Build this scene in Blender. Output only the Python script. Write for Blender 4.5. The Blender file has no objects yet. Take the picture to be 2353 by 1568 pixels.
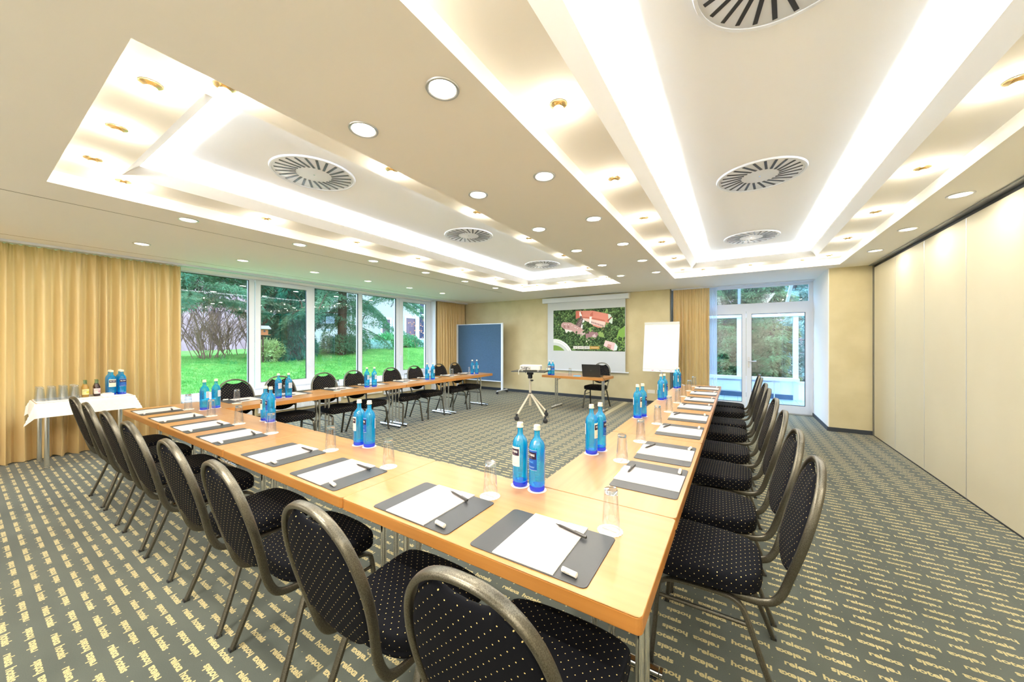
import bpy, bmesh, math, random
import numpy as np
from mathutils import Vector, Matrix
random.seed(7); RNG = np.random.default_rng(7)
PI = math.pi
SC = bpy.context.scene
COL = SC.collection

# ---------------------------------------------------------------- camera, world, sun, exposure
FPX, CXP, CYP = 815.0, 1176.5, 785.0
YAW = math.atan(516.5 / FPX)
cam_d = bpy.data.cameras.new('camera'); cam = bpy.data.objects.new('camera', cam_d); COL.objects.link(cam)
cam.location = (0, 0, 1.46); cam.rotation_euler = (PI / 2, 0, YAW)
cam_d.sensor_width = 36.0; cam_d.lens = 36.0 * FPX / 2353.0; cam_d.shift_y = 1.0 / 2353.0
cam_d.clip_start = 0.02; cam_d.clip_end = 300
SC.camera = cam
SC.view_settings.view_transform = 'Standard'; SC.view_settings.look = 'None'
SC.view_settings.exposure = 1.48; SC.view_settings.gamma = 1.0; SC.view_settings.use_curve_mapping = False
cy = SC.cycles
cy.use_denoising = True
cy.max_bounces = 10; cy.diffuse_bounces = 7; cy.glossy_bounces = 4; cy.transmission_bounces = 8; cy.transparent_max_bounces = 24
cy.sample_clamp_indirect = 6.0; cy.sample_clamp_direct = 0.0; cy.caustics_reflective = False; cy.caustics_refractive = False
cy.blur_glossy = 0.5
W = bpy.data.worlds.new('World'); SC.world = W; W.use_nodes = True
bg = W.node_tree.nodes['Background']; bg.inputs[0].default_value = (0.53, 0.74, 1.0, 1); bg.inputs[1].default_value = 4.0

P_DOWN, P_SPOT, P_COVE = 3.6, 1.8, 30.0
def area(name, loc, rot, sx, sy, power, col, shape='RECTANGLE', portal=False, parent=None, spread=None):
    l = bpy.data.lights.new(name, 'AREA'); l.shape = shape; l.size = sx
    if shape in ('RECTANGLE', 'ELLIPSE'): l.size_y = sy
    l.energy = power; l.color = col
    if spread: l.spread = spread
    o = bpy.data.objects.new(name, l); COL.objects.link(o); o.location = loc; o.rotation_euler = rot
    if portal: l.cycles.is_portal = True
    if parent: o.parent = parent
    return o
# daylight guides in the window openings (sampling portals only, they add no light of their own)
area('window_portal', (-7.62, 3.3, 1.6), (0, -PI / 2, 0), 2.1, 8.4, 1, (1, 1, 1), portal=True)
area('door_portal', (0, 9.2, 1.35), (-PI / 2, 0, 0), 2.4, 2.6, 1, (1, 1, 1), portal=True)

# ---------------------------------------------------------------- materials
def mat(name, col, rough=0.5, metal=0.0, spec=0.5, **kw):
    m = bpy.data.materials.new(name); m.use_nodes = True
    b = m.node_tree.nodes['Principled BSDF']
    b.inputs['Base Color'].default_value = (*col, 1); b.inputs['Roughness'].default_value = rough
    b.inputs['Metallic'].default_value = metal; b.inputs['Specular IOR Level'].default_value = spec
    if 'coat' in kw: b.inputs['Coat Weight'].default_value = kw['coat']; b.inputs['Coat Roughness'].default_value = kw.get('coat_rough', 0.1)
    if 'emit' in kw: b.inputs['Emission Color'].default_value = (*kw['emit'], 1); b.inputs['Emission Strength'].default_value = kw.get('es', 1)
    if 'sheen' in kw: b.inputs['Sheen Weight'].default_value = kw['sheen']
    return m
def nd(m, typ, **kw):
    n = m.node_tree.nodes.new(typ)
    for k, v in kw.items(): setattr(n, k, v)
    return n
def lk(m, a, b): m.node_tree.links.new(a, b)
def noisy(m, c1, c2, scale=(5, 5, 5), detail=3, lo=0.35, hi=0.65, bump=0.0, bscale=None, bdist=0.002):
    b = m.node_tree.nodes['Principled BSDF']
    tc = nd(m, 'ShaderNodeTexCoord'); mp = nd(m, 'ShaderNodeMapping'); mp.inputs['Scale'].default_value = scale
    no = nd(m, 'ShaderNodeTexNoise'); no.inputs['Scale'].default_value = 1; no.inputs['Detail'].default_value = detail
    cr = nd(m, 'ShaderNodeValToRGB'); cr.color_ramp.elements[0].position = lo; cr.color_ramp.elements[1].position = hi
    cr.color_ramp.elements[0].color = (*c1, 1); cr.color_ramp.elements[1].color = (*c2, 1)
    lk(m, tc.outputs['Object'], mp.inputs[0]); lk(m, mp.outputs[0], no.inputs['Vector']); lk(m, no.outputs['Fac'], cr.inputs[0]); lk(m, cr.outputs[0], b.inputs['Base Color'])
    if bump:
        n2 = nd(m, 'ShaderNodeTexNoise'); n2.inputs['Scale'].default_value = bscale or 200; n2.inputs['Detail'].default_value = 2
        bp = nd(m, 'ShaderNodeBump'); bp.inputs['Strength'].default_value = bump; bp.inputs['Distance'].default_value = bdist
        lk(m, tc.outputs['Object'], n2.inputs['Vector']); lk(m, n2.outputs['Fac'], bp.inputs['Height']); lk(m, bp.outputs[0], b.inputs['Normal'])
    return m
M = {}
M['ceil'] = noisy(mat('ceiling_paint', (0.94, 0.93, 0.90), 0.9, spec=0.1), (0.935, 0.925, 0.895), (0.95, 0.94, 0.915), (0.6, 0.6, 0.6))
M['white'] = mat('white_paint', (0.91, 0.91, 0.91), 0.7, spec=0.2)
M['ywall'] = noisy(mat('yellow_wallpaper', (0.78, 0.66, 0.36), 0.85, spec=0.15), (0.60, 0.525, 0.325), (0.66, 0.585, 0.375), (3, 3, 3), bump=0.3, bscale=120)
M['panel'] = noisy(mat('partition_laminate', (0.76, 0.70, 0.52), 0.6, spec=0.3), (0.57, 0.52, 0.38), (0.61, 0.56, 0.415), (1, 1, 0.6))
M['upvc'] = mat('white_window_plastic', (0.74, 0.79, 0.88), 0.35)  # white plastic; the bluish daylight cast is put into its base colour
M['dark'] = mat('dark_rubber', (0.02, 0.022, 0.026), 0.6)
M['base'] = mat('charcoal_skirting', (0.03, 0.038, 0.05), 0.6)
M['chrome'] = mat('chrome', (0.8, 0.81, 0.83), 0.12, 1.0)
M['alu'] = mat('aluminium', (0.66, 0.68, 0.72), 0.35, 0.9)
M['gold'] = mat('spot_holder_glass', (0.85, 0.66, 0.36), 0.2, 0.6)
M['frame'] = noisy(mat('hammered_bronze_lacquer', (0.2, 0.19, 0.16), 0.34, 0.85), (0.085, 0.079, 0.062), (0.17, 0.158, 0.125), (400, 400, 400), 1, 0.3, 0.7, 0.25, 420, 0.0005)
M['plastic_w'] = mat('ivory_plastic', (0.8, 0.79, 0.74), 0.4)
M['cap'] = mat('cream_screw_cap', (0.82, 0.72, 0.55), 0.45)
M['paper'] = mat('white_paper', (0.87, 0.85, 0.84), 0.8, spec=0.1)
M['card'] = mat('coaster_card', (0.88, 0.85, 0.78), 0.85, spec=0.1)
M['pen'] = mat('black_pen_plastic', (0.03, 0.028, 0.025), 0.3)
M['matpad'] = mat('anthracite_desk_pad', (0.034, 0.037, 0.042), 0.42, spec=0.5)
M['blackmat'] = mat('matt_black', (0.015, 0.015, 0.016), 0.5)
M['lap'] = mat('laptop_lid', (0.02, 0.021, 0.02), 0.4)
M['cream_steel'] = mat('beige_powder_coat', (0.62, 0.56, 0.44), 0.4, 0.2)
M['screen'] = mat('projection_cloth', (0.62, 0.66, 0.70), 0.9, spec=0.1)
M['felt'] = noisy(mat('blue_felt', (0.06, 0.13, 0.24), 0.95, spec=0.1, sheen=0.3), (0.055, 0.115, 0.20), (0.07, 0.14, 0.25), (60, 60, 60))
M['linen'] = noisy(mat('white_linen', (0.86, 0.85, 0.84), 0.85, spec=0.1), (0.84, 0.83, 0.82), (0.88, 0.87, 0.86), (40, 40, 40))
M['rail'] = mat('grey_track', (0.4, 0.42, 0.45), 0.4, 0.6)
M['brown'] = mat('brown_joint', (0.3, 0.2, 0.08), 0.8)
M['groove'] = mat('shadow_joint', (0.16, 0.15, 0.12), 0.9)
M['ramp'] = mat('beige_cable_cover', (0.50, 0.46, 0.30), 0.6)
M['red'] = mat('red_plastic', (0.7, 0.06, 0.03), 0.4)
M['lamp'] = mat('lamp_diffuser', (0.9, 0.85, 0.7), 0.5, emit=(1, 0.86, 0.55), es=2.0)
M['tube_w'] = mat('bulb_glow', (1, 0.9, 0.7), 0.5, emit=(1, 0.85, 0.55), es=25.0)

def wood(name, c1, c2, axis):
    m = mat(name, c1, 0.33, spec=0.5, coat=0.25, coat_rough=0.25)
    sc = (1.2, 26, 26) if axis == 'X' else (26, 1.2, 26)
    return noisy(m, c1, c2, sc, 5, 0.3, 0.7)
M['beech'] = wood('beech_veneer_x', (0.375, 0.18, 0.05), (0.43, 0.225, 0.072), 'X')
M['beech_y'] = wood('beech_veneer_y', (0.375, 0.18, 0.05), (0.43, 0.225, 0.072), 'Y')
M['edge'] = wood('beech_edge_x', (0.38, 0.15, 0.027), (0.47, 0.205, 0.044), 'X')
M['edge_y'] = wood('beech_edge_y', (0.38, 0.15, 0.027), (0.47, 0.205, 0.044), 'Y')

def dotted(name, ax):                                              # black cloth woven with small yellow dots
    m = mat(name, (0.014, 0.014, 0.016), 0.9, spec=0.08)
    b = m.node_tree.nodes['Principled BSDF']
    tc = nd(m, 'ShaderNodeTexCoord'); sp = nd(m, 'ShaderNodeSeparateXYZ'); lk(m, tc.outputs['Object'], sp.inputs[0])
    def mth(op, a, bb=None, c=None):
        n = nd(m, 'ShaderNodeMath', operation=op)
        for i, v in enumerate((a, bb, c)):
            if v is None: continue
            if isinstance(v, (int, float)): n.inputs[i].default_value = v
            else: lk(m, v, n.inputs[i])
        return n.outputs[0]
    sn = nd(m, 'ShaderNodeSeparateXYZ'); lk(m, tc.outputs['Normal'], sn.inputs[0])
    nx, ny, nz = (mth('ABSOLUTE', sn.outputs[i]) for i in range(3))
    m1 = mth('GREATER_THAN', nz, 0.6); m2 = mth('GREATER_THAN', ny, nx)
    def sel(k_, a_, b_): return mth('ADD', mth('MULTIPLY', k_, a_), mth('MULTIPLY', mth('SUBTRACT', 1.0, k_), b_))
    u = sel(m1, sp.outputs[0], sel(m2, sp.outputs[0], sp.outputs[1])); v = sel(m1, sp.outputs[1], sp.outputs[2])
    px, py = 0.034, 0.034
    def grid(off):
        a = mth('SUBTRACT', mth('FRACT', mth('ADD', mth('DIVIDE', u, px), off + 100)), 0.5)
        c = mth('SUBTRACT', mth('FRACT', mth('ADD', mth('DIVIDE', v, py), off + 100)), 0.5)
        return mth('ADD', mth('POWER', mth('ABSOLUTE', a), 2), mth('POWER', mth('ABSOLUTE', c), 2))
    d = mth('MINIMUM', grid(0.0), grid(0.5))
    f = mth('LESS_THAN', d, 0.0024)
    mx = nd(m, 'ShaderNodeMixRGB'); mx.inputs[1].default_value = (0.006, 0.0065, 0.009, 1); mx.inputs[2].default_value = (0.80, 0.62, 0.24, 1)
    lk(m, f, mx.inputs[0]); lk(m, mx.outputs[0], b.inputs['Base Color'])
    return m
M['seatcloth'] = dotted('dotted_cloth_seat', 'Y'); M['backcloth'] = dotted('dotted_cloth_back', 'Z')

def curtain_mat(name, c1, c2, trans):
    m = mat(name, c1, 0.36, spec=0.6, sheen=0.15)
    noisy(m, c1, c2, (3, 3, 0.5), 2)
    b = m.node_tree.nodes['Principled BSDF']; out = m.node_tree.nodes['Material Output']
    tr = nd(m, 'ShaderNodeBsdfTranslucent'); tr.inputs[0].default_value = (*c1, 1)
    mx = nd(m, 'ShaderNodeMixShader'); mx.inputs[0].default_value = trans
    lk(m, b.outputs[0], mx.inputs[1]); lk(m, tr.outputs[0], mx.inputs[2]); lk(m, mx.outputs[0], out.inputs[0])
    return m
M['curtain'] = curtain_mat('gold_satin_curtain', (0.64, 0.46, 0.20), (0.70, 0.52, 0.25), 0.12)
def sheer():
    m = bpy.data.materials.new('sheer_voile'); m.use_nodes = True; nt = m.node_tree; nt.nodes.clear()
    out = nd(m, 'ShaderNodeOutputMaterial'); t = nd(m, 'ShaderNodeBsdfTransparent'); tl = nd(m, 'ShaderNodeBsdfTranslucent'); d = nd(m, 'ShaderNodeBsdfDiffuse')
    tl.inputs[0].default_value = (0.9, 0.93, 1, 1); d.inputs[0].default_value = (0.85, 0.88, 0.95, 1)
    a = nd(m, 'ShaderNodeMixShader'); a.inputs[0].default_value = 0.5; lk(m, tl.outputs[0], a.inputs[1]); lk(m, d.outputs[0], a.inputs[2])
    b = nd(m, 'ShaderNodeMixShader'); b.inputs[0].default_value = 0.62; lk(m, t.outputs[0], b.inputs[1]); lk(m, a.outputs[0], b.inputs[2]); lk(m, b.outputs[0], out.inputs[0])
    return m
M['sheer'] = sheer()
def thin_glass(name, tint, gloss_rough=0.0, body=None, bodyfac=0.0, ior=1.45, edge=None):
    """pane / thin-walled glass: tinted pass-through, Fresnel reflection, optional coloured body scatter"""
    m = bpy.data.materials.new(name); m.use_nodes = True; m.node_tree.nodes.clear()
    out = nd(m, 'ShaderNodeOutputMaterial'); t = nd(m, 'ShaderNodeBsdfTransparent'); t.inputs[0].default_value = (*tint, 1)
    g = nd(m, 'ShaderNodeBsdfGlossy'); g.inputs['Roughness'].default_value = gloss_rough; g.inputs[0].default_value = (1, 1, 1, 1)
    lf = nd(m, 'ShaderNodeLayerWeight'); lf.inputs[0].default_value = 0.5; pw = nd(m, 'ShaderNodeMath', operation='POWER'); pw.inputs[1].default_value = 5
    fr = nd(m, 'ShaderNodeMath', operation='MULTIPLY_ADD'); f0 = ((ior - 1) / (ior + 1)) ** 2 * 2; fr.inputs[1].default_value = 1 - f0; fr.inputs[2].default_value = f0
    lk(m, lf.outputs['Facing'], pw.inputs[0]); lk(m, pw.outputs[0], fr.inputs[0])
    base = t.outputs[0]
    if edge:
        lw = nd(m, 'ShaderNodeLayerWeight'); lw.inputs[0].default_value = 0.35
        mc = nd(m, 'ShaderNodeMixRGB'); mc.inputs[1].default_value = (*tint, 1); mc.inputs[2].default_value = (*edge, 1)
        lk(m, lw.outputs['Facing'], mc.inputs[0]); lk(m, mc.outputs[0], t.inputs[0])
    if body:
        d = nd(m, 'ShaderNodeBsdfDiffuse'); d.inputs[0].default_value = (*body, 1)
        tl = nd(m, 'ShaderNodeBsdfTranslucent'); tl.inputs[0].default_value = (*body, 1)
        dm = nd(m, 'ShaderNodeMixShader'); lk(m, d.outputs[0], dm.inputs[1]); lk(m, tl.outputs[0], dm.inputs[2])
        b = nd(m, 'ShaderNodeMixShader'); b.inputs[0].default_value = bodyfac
        lk(m, t.outputs[0], b.inputs[1]); lk(m, dm.outputs[0], b.inputs[2]); base = b.outputs[0]
    mx = nd(m, 'ShaderNodeMixShader'); lk(m, fr.outputs[0], mx.inputs[0]); lk(m, base, mx.inputs[1]); lk(m, g.outputs[0], mx.inputs[2])
    lk(m, mx.outputs[0], out.inputs[0]); return m
M['pane'] = thin_glass('window_glass', (0.93, 0.97, 1.0))
M['pane2'] = thin_glass('conservatory_glass', (0.88, 0.95, 1.0), ior=1.3)
M['tumbler'] = thin_glass('clear_tumbler_glass', (0.97, 0.98, 0.99), 0.02, edge=(0.80, 0.85, 0.90))
M['base_glass'] = mat('thick_clear_glass', (0.95, 0.97, 1.0), 0.02); M['base_glass'].node_tree.nodes['Principled BSDF'].inputs['Transmission Weight'].default_value = 1.0
M['bottle'] = thin_glass('blue_bottle_glass', (0.16, 0.82, 0.95), 0.03, (0.0, 0.52, 0.90), 0.34, edge=(0.0, 0.35, 0.95))
M['bottle_base'] = thin_glass('blue_bottle_base', (0.02, 0.2, 0.9), 0.03, (0.0, 0.10, 0.9), 0.5, edge=(0.0, 0.05, 0.6))
M['juice_y'] = thin_glass('apple_juice_bottle', (0.9, 0.7, 0.25), 0.03, (0.72, 0.46, 0.08), 0.75)
M['juice_r'] = thin_glass('red_juice_bottle', (0.3, 0.05, 0.03), 0.03, (0.06, 0.008, 0.008), 0.9)
M['juice_g'] = thin_glass('clear_neck_glass', (0.8, 0.9, 0.8), 0.03, edge=(0.5, 0.6, 0.5))
# outdoors
def leafmat(name, c1, c2, sc=0.8):
    m = mat(name, c1, 0.7, spec=0.2); noisy(m, c1, c2, (sc, sc, sc), 4)
    b = m.node_tree.nodes['Principled BSDF']; out = m.node_tree.nodes['Material Output']
    tr = nd(m, 'ShaderNodeBsdfTranslucent'); tr.inputs[0].default_value = (*c2, 1)
    mx = nd(m, 'ShaderNodeMixShader'); mx.inputs[0].default_value = 0.3
    lk(m, b.outputs[0], mx.inputs[1]); lk(m, tr.outputs[0], mx.inputs[2]); lk(m, mx.outputs[0], out.inputs[0]); return m
M['grass'] = noisy(mat('lawn_soil', (0.1, 0.5, 0.05), 0.9, spec=0.0), (0.065, 0.22, 0.040), (0.16, 0.34, 0.075), (4, 4, 4), 6)
M['blade'] = leafmat('grass_blades', (0.07, 0.26, 0.045), (0.18, 0.38, 0.085), 1.5)
M['conifer'] = leafmat('cedar_needles', (0.022, 0.095, 0.05), (0.10, 0.20, 0.095), 1.2)
M['cypress'] = leafmat('cypress_needles', (0.006, 0.07, 0.042), (0.02, 0.145, 0.075), 1.5)
M['laurel'] = leafmat('laurel_leaves', (0.048, 0.264, 0.080), (0.160, 0.440, 0.160), 2)
M['yshrub'] = leafmat('yellow_green_leaves', (0.240, 0.336, 0.096), (0.400, 0.496, 0.200), 3)
M['thuja'] = leafmat('thuja_scales', (0.040, 0.208, 0.072), (0.240, 0.224, 0.096), 1.3)
M['paleleaf'] = leafmat('pale_shrub_leaves', (0.200, 0.400, 0.336), (0.400, 0.576, 0.520), 2)
M['maple'] = leafmat('orange_leaves', (0.640, 0.160, 0.064), (0.720, 0.320, 0.160), 3)
M['bark'] = noisy(mat('bark', (0.06, 0.035, 0.02), 0.9, spec=0.1), (0.035, 0.022, 0.014), (0.08, 0.048, 0.03), (6, 6, 2))
M['twig'] = mat('bare_twigs', (0.16, 0.095, 0.062), 0.9, spec=0.1)
M['ptwig'] = mat('pale_bare_twigs', (0.10, 0.062, 0.06), 0.9, spec=0.1)
M['hill'] = noisy(mat('far_thicket', (0.2, 0.13, 0.12), 0.95, spec=0.0), (0.115, 0.078, 0.075), (0.19, 0.135, 0.125), (0.5, 3, 0.6), 8)
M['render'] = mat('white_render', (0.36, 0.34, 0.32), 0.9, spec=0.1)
M['dwin'] = mat('dark_window_glass', (0.03, 0.035, 0.07), 0.1)
M['shutter'] = mat('brown_shutter', (0.10, 0.05, 0.08), 0.5)
M['slab'] = mat('grey_floor_tile', (0.32, 0.42, 0.48), 0.3)
M['orange_w'] = mat('orange_wood', (0.34, 0.10, 0.022), 0.7)
M['gravel'] = noisy(mat('pale_gravel', (0.2, 0.2, 0.18), 0.9, spec=0.0), (0.09, 0.09, 0.07), (0.17, 0.15, 0.12), (3, 3, 3), 6)

# ---------------------------------------------------------------- flat print: letters rasterised from Blender's own font into small bitmaps
def text_mask(txt, hpx, bold=0.0, squeeze=1.0):
    c = bpy.data.curves.new('t', 'FONT'); c.body = txt; c.offset = bold; c.size = 1.0; c.resolution_u = 4
    o = bpy.data.objects.new('t', c); COL.objects.link(o)
    dg = bpy.context.evaluated_depsgraph_get(); me = bpy.data.meshes.new_from_object(o.evaluated_get(dg))
    me.calc_loop_triangles()
    v = np.array([p.co[:2] for p in me.vertices]); t = np.array([q.vertices[:] for q in me.loop_triangles])
    bpy.data.objects.remove(o); bpy.data.curves.remove(c); bpy.data.meshes.remove(me)
    mn = v[:, 0].min(); v[:, 0] -= mn; v[:, 1] += 0.25                                # descender room
    s = 3; k = hpx * s
    wpx = int(math.ceil(v[:, 0].max() * k * squeeze / s)) + 1; H = int(hpx * 1.25)
    img = np.zeros((H * s, wpx * s), bool)
    v = v * np.array([k * squeeze, k])
    for a, b, c2 in t:
        p = v[[a, b, c2]]; x0, y0 = np.floor(p.min(0)).astype(int); x1, y1 = np.ceil(p.max(0)).astype(int) + 1
        x0 = max(x0, 0); y0 = max(y0, 0); x1 = min(x1, wpx * s); y1 = min(y1, H * s)
        if x1 <= x0 or y1 <= y0: continue
        X, Y = np.meshgrid(np.arange(x0, x1) + .5, np.arange(y0, y1) + .5)
        def e(i, j): return (p[j, 0] - p[i, 0]) * (Y - p[i, 1]) - (p[j, 1] - p[i, 1]) * (X - p[i, 0])
        w0, w1, w2 = e(0, 1), e(1, 2), e(2, 0)
        img[y0:y1, x0:x1] |= ((w0 >= 0) & (w1 >= 0) & (w2 >= 0)) | ((w0 <= 0) & (w1 <= 0) & (w2 <= 0))
    return img.reshape(H, s, wpx, s).mean((1, 3))                                     # row 0 = bottom
def put(arr, m, x, y, col=None):
    h, w = m.shape; H, Wd = arr.shape[:2]
    x0, y0 = max(0, int(x)), max(0, int(y)); x1, y1 = min(Wd, int(x) + w), min(H, int(y) + h)
    if x1 <= x0 or y1 <= y0: return
    mm = m[y0 - int(y):y1 - int(y), x0 - int(x):x1 - int(x)]
    if arr.ndim == 2: arr[y0:y1, x0:x1] = np.maximum(arr[y0:y1, x0:x1], mm)
    else: arr[y0:y1, x0:x1] = arr[y0:y1, x0:x1] * (1 - mm[..., None]) + np.array(col) * mm[..., None]
def image(name, arr):                                                                # arr: HxWx3 sRGB, row 0 = bottom
    h, w = arr.shape[:2]; im = bpy.data.images.new(name, w, h)
    a = np.ones((h, w, 4), np.float32); a[..., :3] = np.clip(arr, 0, 1); im.pixels.foreach_set(a.ravel()); im.update(); im.pack(); return im
def print_mat(name, arr, rough=0.6, emit=0.0, spec=0.3):
    m = mat(name, (1, 1, 1), rough, spec=spec); b = m.node_tree.nodes['Principled BSDF']
    t = nd(m, 'ShaderNodeTexImage'); t.image = image(name, arr); uv = nd(m, 'ShaderNodeUVMap'); lk(m, uv.outputs[0], t.inputs[0])
    lk(m, t.outputs[0], b.inputs['Base Color'])
    if emit: lk(m, t.outputs[0], b.inputs['Emission Color']); b.inputs['Emission Strength'].default_value = emit
    return m

# carpet: one repeat of two rows, 'relexa hotels .' upright and upside down
def carpet():
    TW, TH = 0.34, 0.135; Wp, Hp = 1360, 540; k = Wp / TW
    tile = np.zeros((Hp, Wp))
    r = text_mask('relexa', 100, 0.034); h = text_mask('hotels', 100, 0.034)
    def fit(m, w_m):                                                                  # resample a word to its woven width/height
        w = int(w_m * k); hh = int(m.shape[0] * 1.6); yi = (np.arange(hh) / hh * m.shape[0]).astype(int); xi = (np.arange(w) / w * m.shape[1]).astype(int)
        return m[yi][:, xi]
    r, h = fit(r, 0.113), fit(h, 0.119)
    row = np.zeros((Hp // 2, Wp)); by = 40
    put(row, r, 0.006 * k, by); put(row, h, 0.141 * k, by)
    Y, X = np.mgrid[0:Hp // 2, 0:Wp]; cxp, cyp = 0.301 * k, by + 84
    row = np.maximum(row, np.clip(9 - np.hypot(X - cxp, Y - cyp), 0, 1) * ((X > 0)))
    inv = row[::-1, ::-1]; inv = np.roll(inv, int((0.301 - 0.165) * k - (Wp - cxp)), 1)
    inv = np.roll(inv, int(cyp - (Hp // 2 - cyp)), 0)
    tile[:Hp // 2] = row; tile[Hp // 2:] = inv
    arr = np.repeat(tile[..., None], 3, 2)
    m = mat('woven_carpet', (0.1, 0.1, 0.1), 0.95, spec=0.1, sheen=0.15); b = m.node_tree.nodes['Principled BSDF']
    t = nd(m, 'ShaderNodeTexImage'); t.image = image('carpet_weave', arr); t.image.colorspace_settings.name = 'Non-Color'
    tc = nd(m, 'ShaderNodeTexCoord'); mp = nd(m, 'ShaderNodeMapping')
    mp.inputs['Scale'].default_value = (1 / TW, 1 / TH, 1)
    ox, oy = 0.48 - 0.301, 2.4345 - cyp / k
    mp.inputs['Location'].default_value = (-ox / TW, -oy / TH, 0)
    # slight fuzz of the yarn edges
    nz = nd(m, 'ShaderNodeTexNoise'); nz.inputs['Scale'].default_value = 900; nz.inputs['Detail'].default_value = 1
    va = nd(m, 'ShaderNodeVectorMath', operation='MULTIPLY_ADD'); va.inputs[1].default_value = (0.0035, 0.0035, 0); 
    lk(m, tc.outputs['Object'], nz.inputs['Vector']); lk(m, nz.outputs['Color'], va.inputs[0]); lk(m, tc.outputs['Object'], va.inputs[2])
    lk(m, va.outputs[0], mp.inputs[0]); lk(m, mp.outputs[0], t.inputs[0])
    n2 = nd(m, 'ShaderNodeTexNoise'); n2.inputs['Scale'].default_value = 1.3; n2.inputs['Detail'].default_value = 6; lk(m, tc.outputs['Object'], n2.inputs['Vector'])
    n3 = nd(m, 'ShaderNodeTexNoise'); n3.inputs['Scale'].default_value = 300; n3.inputs['Detail'].default_value = 2; lk(m, tc.outputs['Object'], n3.inputs['Vector'])
    cr = nd(m, 'ShaderNodeValToRGB'); cr.color_ramp.elements[0].position = 0.3; cr.color_ramp.elements[1].position = 0.7
    cr.color_ramp.elements[0].color = (0.062, 0.074, 0.066, 1); cr.color_ramp.elements[1].color = (0.105, 0.118, 0.098, 1)
    add = nd(m, 'ShaderNodeMath', operation='MULTIPLY_ADD'); add.inputs[1].default_value = 0.35; lk(m, n3.outputs['Fac'], add.inputs[0])
    sc = nd(m, 'ShaderNodeMath', operation='MULTIPLY'); sc.inputs[1].default_value = 0.65; lk(m, n2.outputs['Fac'], sc.inputs[0]); lk(m, sc.outputs[0], add.inputs[2]); lk(m, add.outputs[0], cr.inputs[0])
    mx = nd(m, 'ShaderNodeMixRGB'); mx.inputs[2].default_value = (0.50, 0.42, 0.215, 1)
    lk(m, t.outputs[0], mx.inputs[0]); lk(m, cr.outputs[0], mx.inputs[1]); lk(m, mx.outputs[0], b.inputs['Base Color'])
    return m
M['carpet'] = carpet()
def sr(r, g, b): return (r / 255, g / 255, b / 255)
def label_art(still):
    H, Wd = 300, 200; a = np.zeros((H, Wd, 3)); a[:] = sr(232, 224, 205) if still else sr(20, 78, 160)
    if not still: a[:6] = a[-6:] = sr(180, 190, 210)
    a[165:268, 8:192] = sr(38, 22, 48)
    m = text_mask('SELTERS', 46, 0.02, 0.86); put(a, m, 100 - m.shape[1] / 2, 197, sr(250, 245, 240))
    m = text_mask('Mineralquelle', 15, 0.0); put(a, m, 100 - m.shape[1] / 2, 176, sr(215, 200, 190))
    m = text_mask('STILL' if still else 'CLASSIC', 30 if still else 34, 0.0, 0.9); put(a, m, 100 - m.shape[1] / 2, 100, sr(190, 185, 180) if still else sr(110, 190, 240))
    a[38:41, 40:160] = sr(150, 145, 140) if still else sr(220, 225, 235)
    a[50:53, 30:170] = sr(170, 165, 155) if still else sr(200, 210, 230)
    return print_mat('label_still' if still else 'label_classic', a)
M['lab_s'], M['lab_c'] = label_art(True), label_art(False)
def back_art():
    a = np.zeros((120, 160, 3)); a[:] = sr(200, 205, 210)
    for y in range(14, 110, 10): a[y:y + 3, 14:14 + int(RNG.integers(80, 130))] = sr(120, 130, 150)
    return print_mat('back_label', a)
M['lab_b'] = back_art()
M['lab_blue'] = mat('blue_back_label', (0.01, 0.08, 0.42), 0.5)
def juice_art(c, c2):
    a = np.zeros((120, 160, 3)); a[:] = c
    Y, X = np.mgrid[0:120, 0:160]; a[np.hypot((X - 105) / 1.3, Y - 50) < 26] = c2
    for y, x in ((92, 30), (84, 40), (70, 20)): a[y:y + 3, x:x + 60] = sr(90, 80, 70)
    return print_mat('juice_label', a)
M['lab_jy'], M['lab_jr'] = juice_art(sr(240, 232, 160), sr(215, 205, 90)), juice_art(sr(228, 205, 205), sr(200, 160, 165))
def coaster_art():
    a = np.zeros((256, 256, 3)); a[:] = sr(242, 236, 222)
    m = text_mask('relexa hotels', 27, 0.006); put(a, m, 128 - m.shape[1] / 2, 112, sr(110, 100, 80))
    m = text_mask('IN BESTER ART', 10, 0.0, 1.2); put(a, m, 128 - m.shape[1] / 2, 98, sr(150, 140, 120))
    return print_mat('coaster_print', a, 0.85, spec=0.1)
M['coaster'] = coaster_art()
def pad_art():
    a = np.zeros((660, 470, 3)); a[:] = sr(200, 193, 193)
    for y in range(40, 580, 17): a[y:y + 2, 22:448] = sr(160, 152, 144)
    a[-6:, :300] = sr(235, 215, 70); a[-6:, 300:] = sr(70, 150, 210)
    m = text_mask('relexa hotels', 17, 0.0); put(a, m, 340, 618, sr(150, 145, 150))
    return print_mat('notepad_print', a, 0.8, spec=0.1)
M['padprint'] = pad_art()
def candy_art():
    a = np.zeros((64, 256, 3)); a[:] = sr(240, 236, 225); m = text_mask('relexa hotels', 22, 0.0); put(a, m, 40, 20, sr(120, 110, 95)); return print_mat('candy_wrap', a)
M['candy'] = candy_art()

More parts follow.
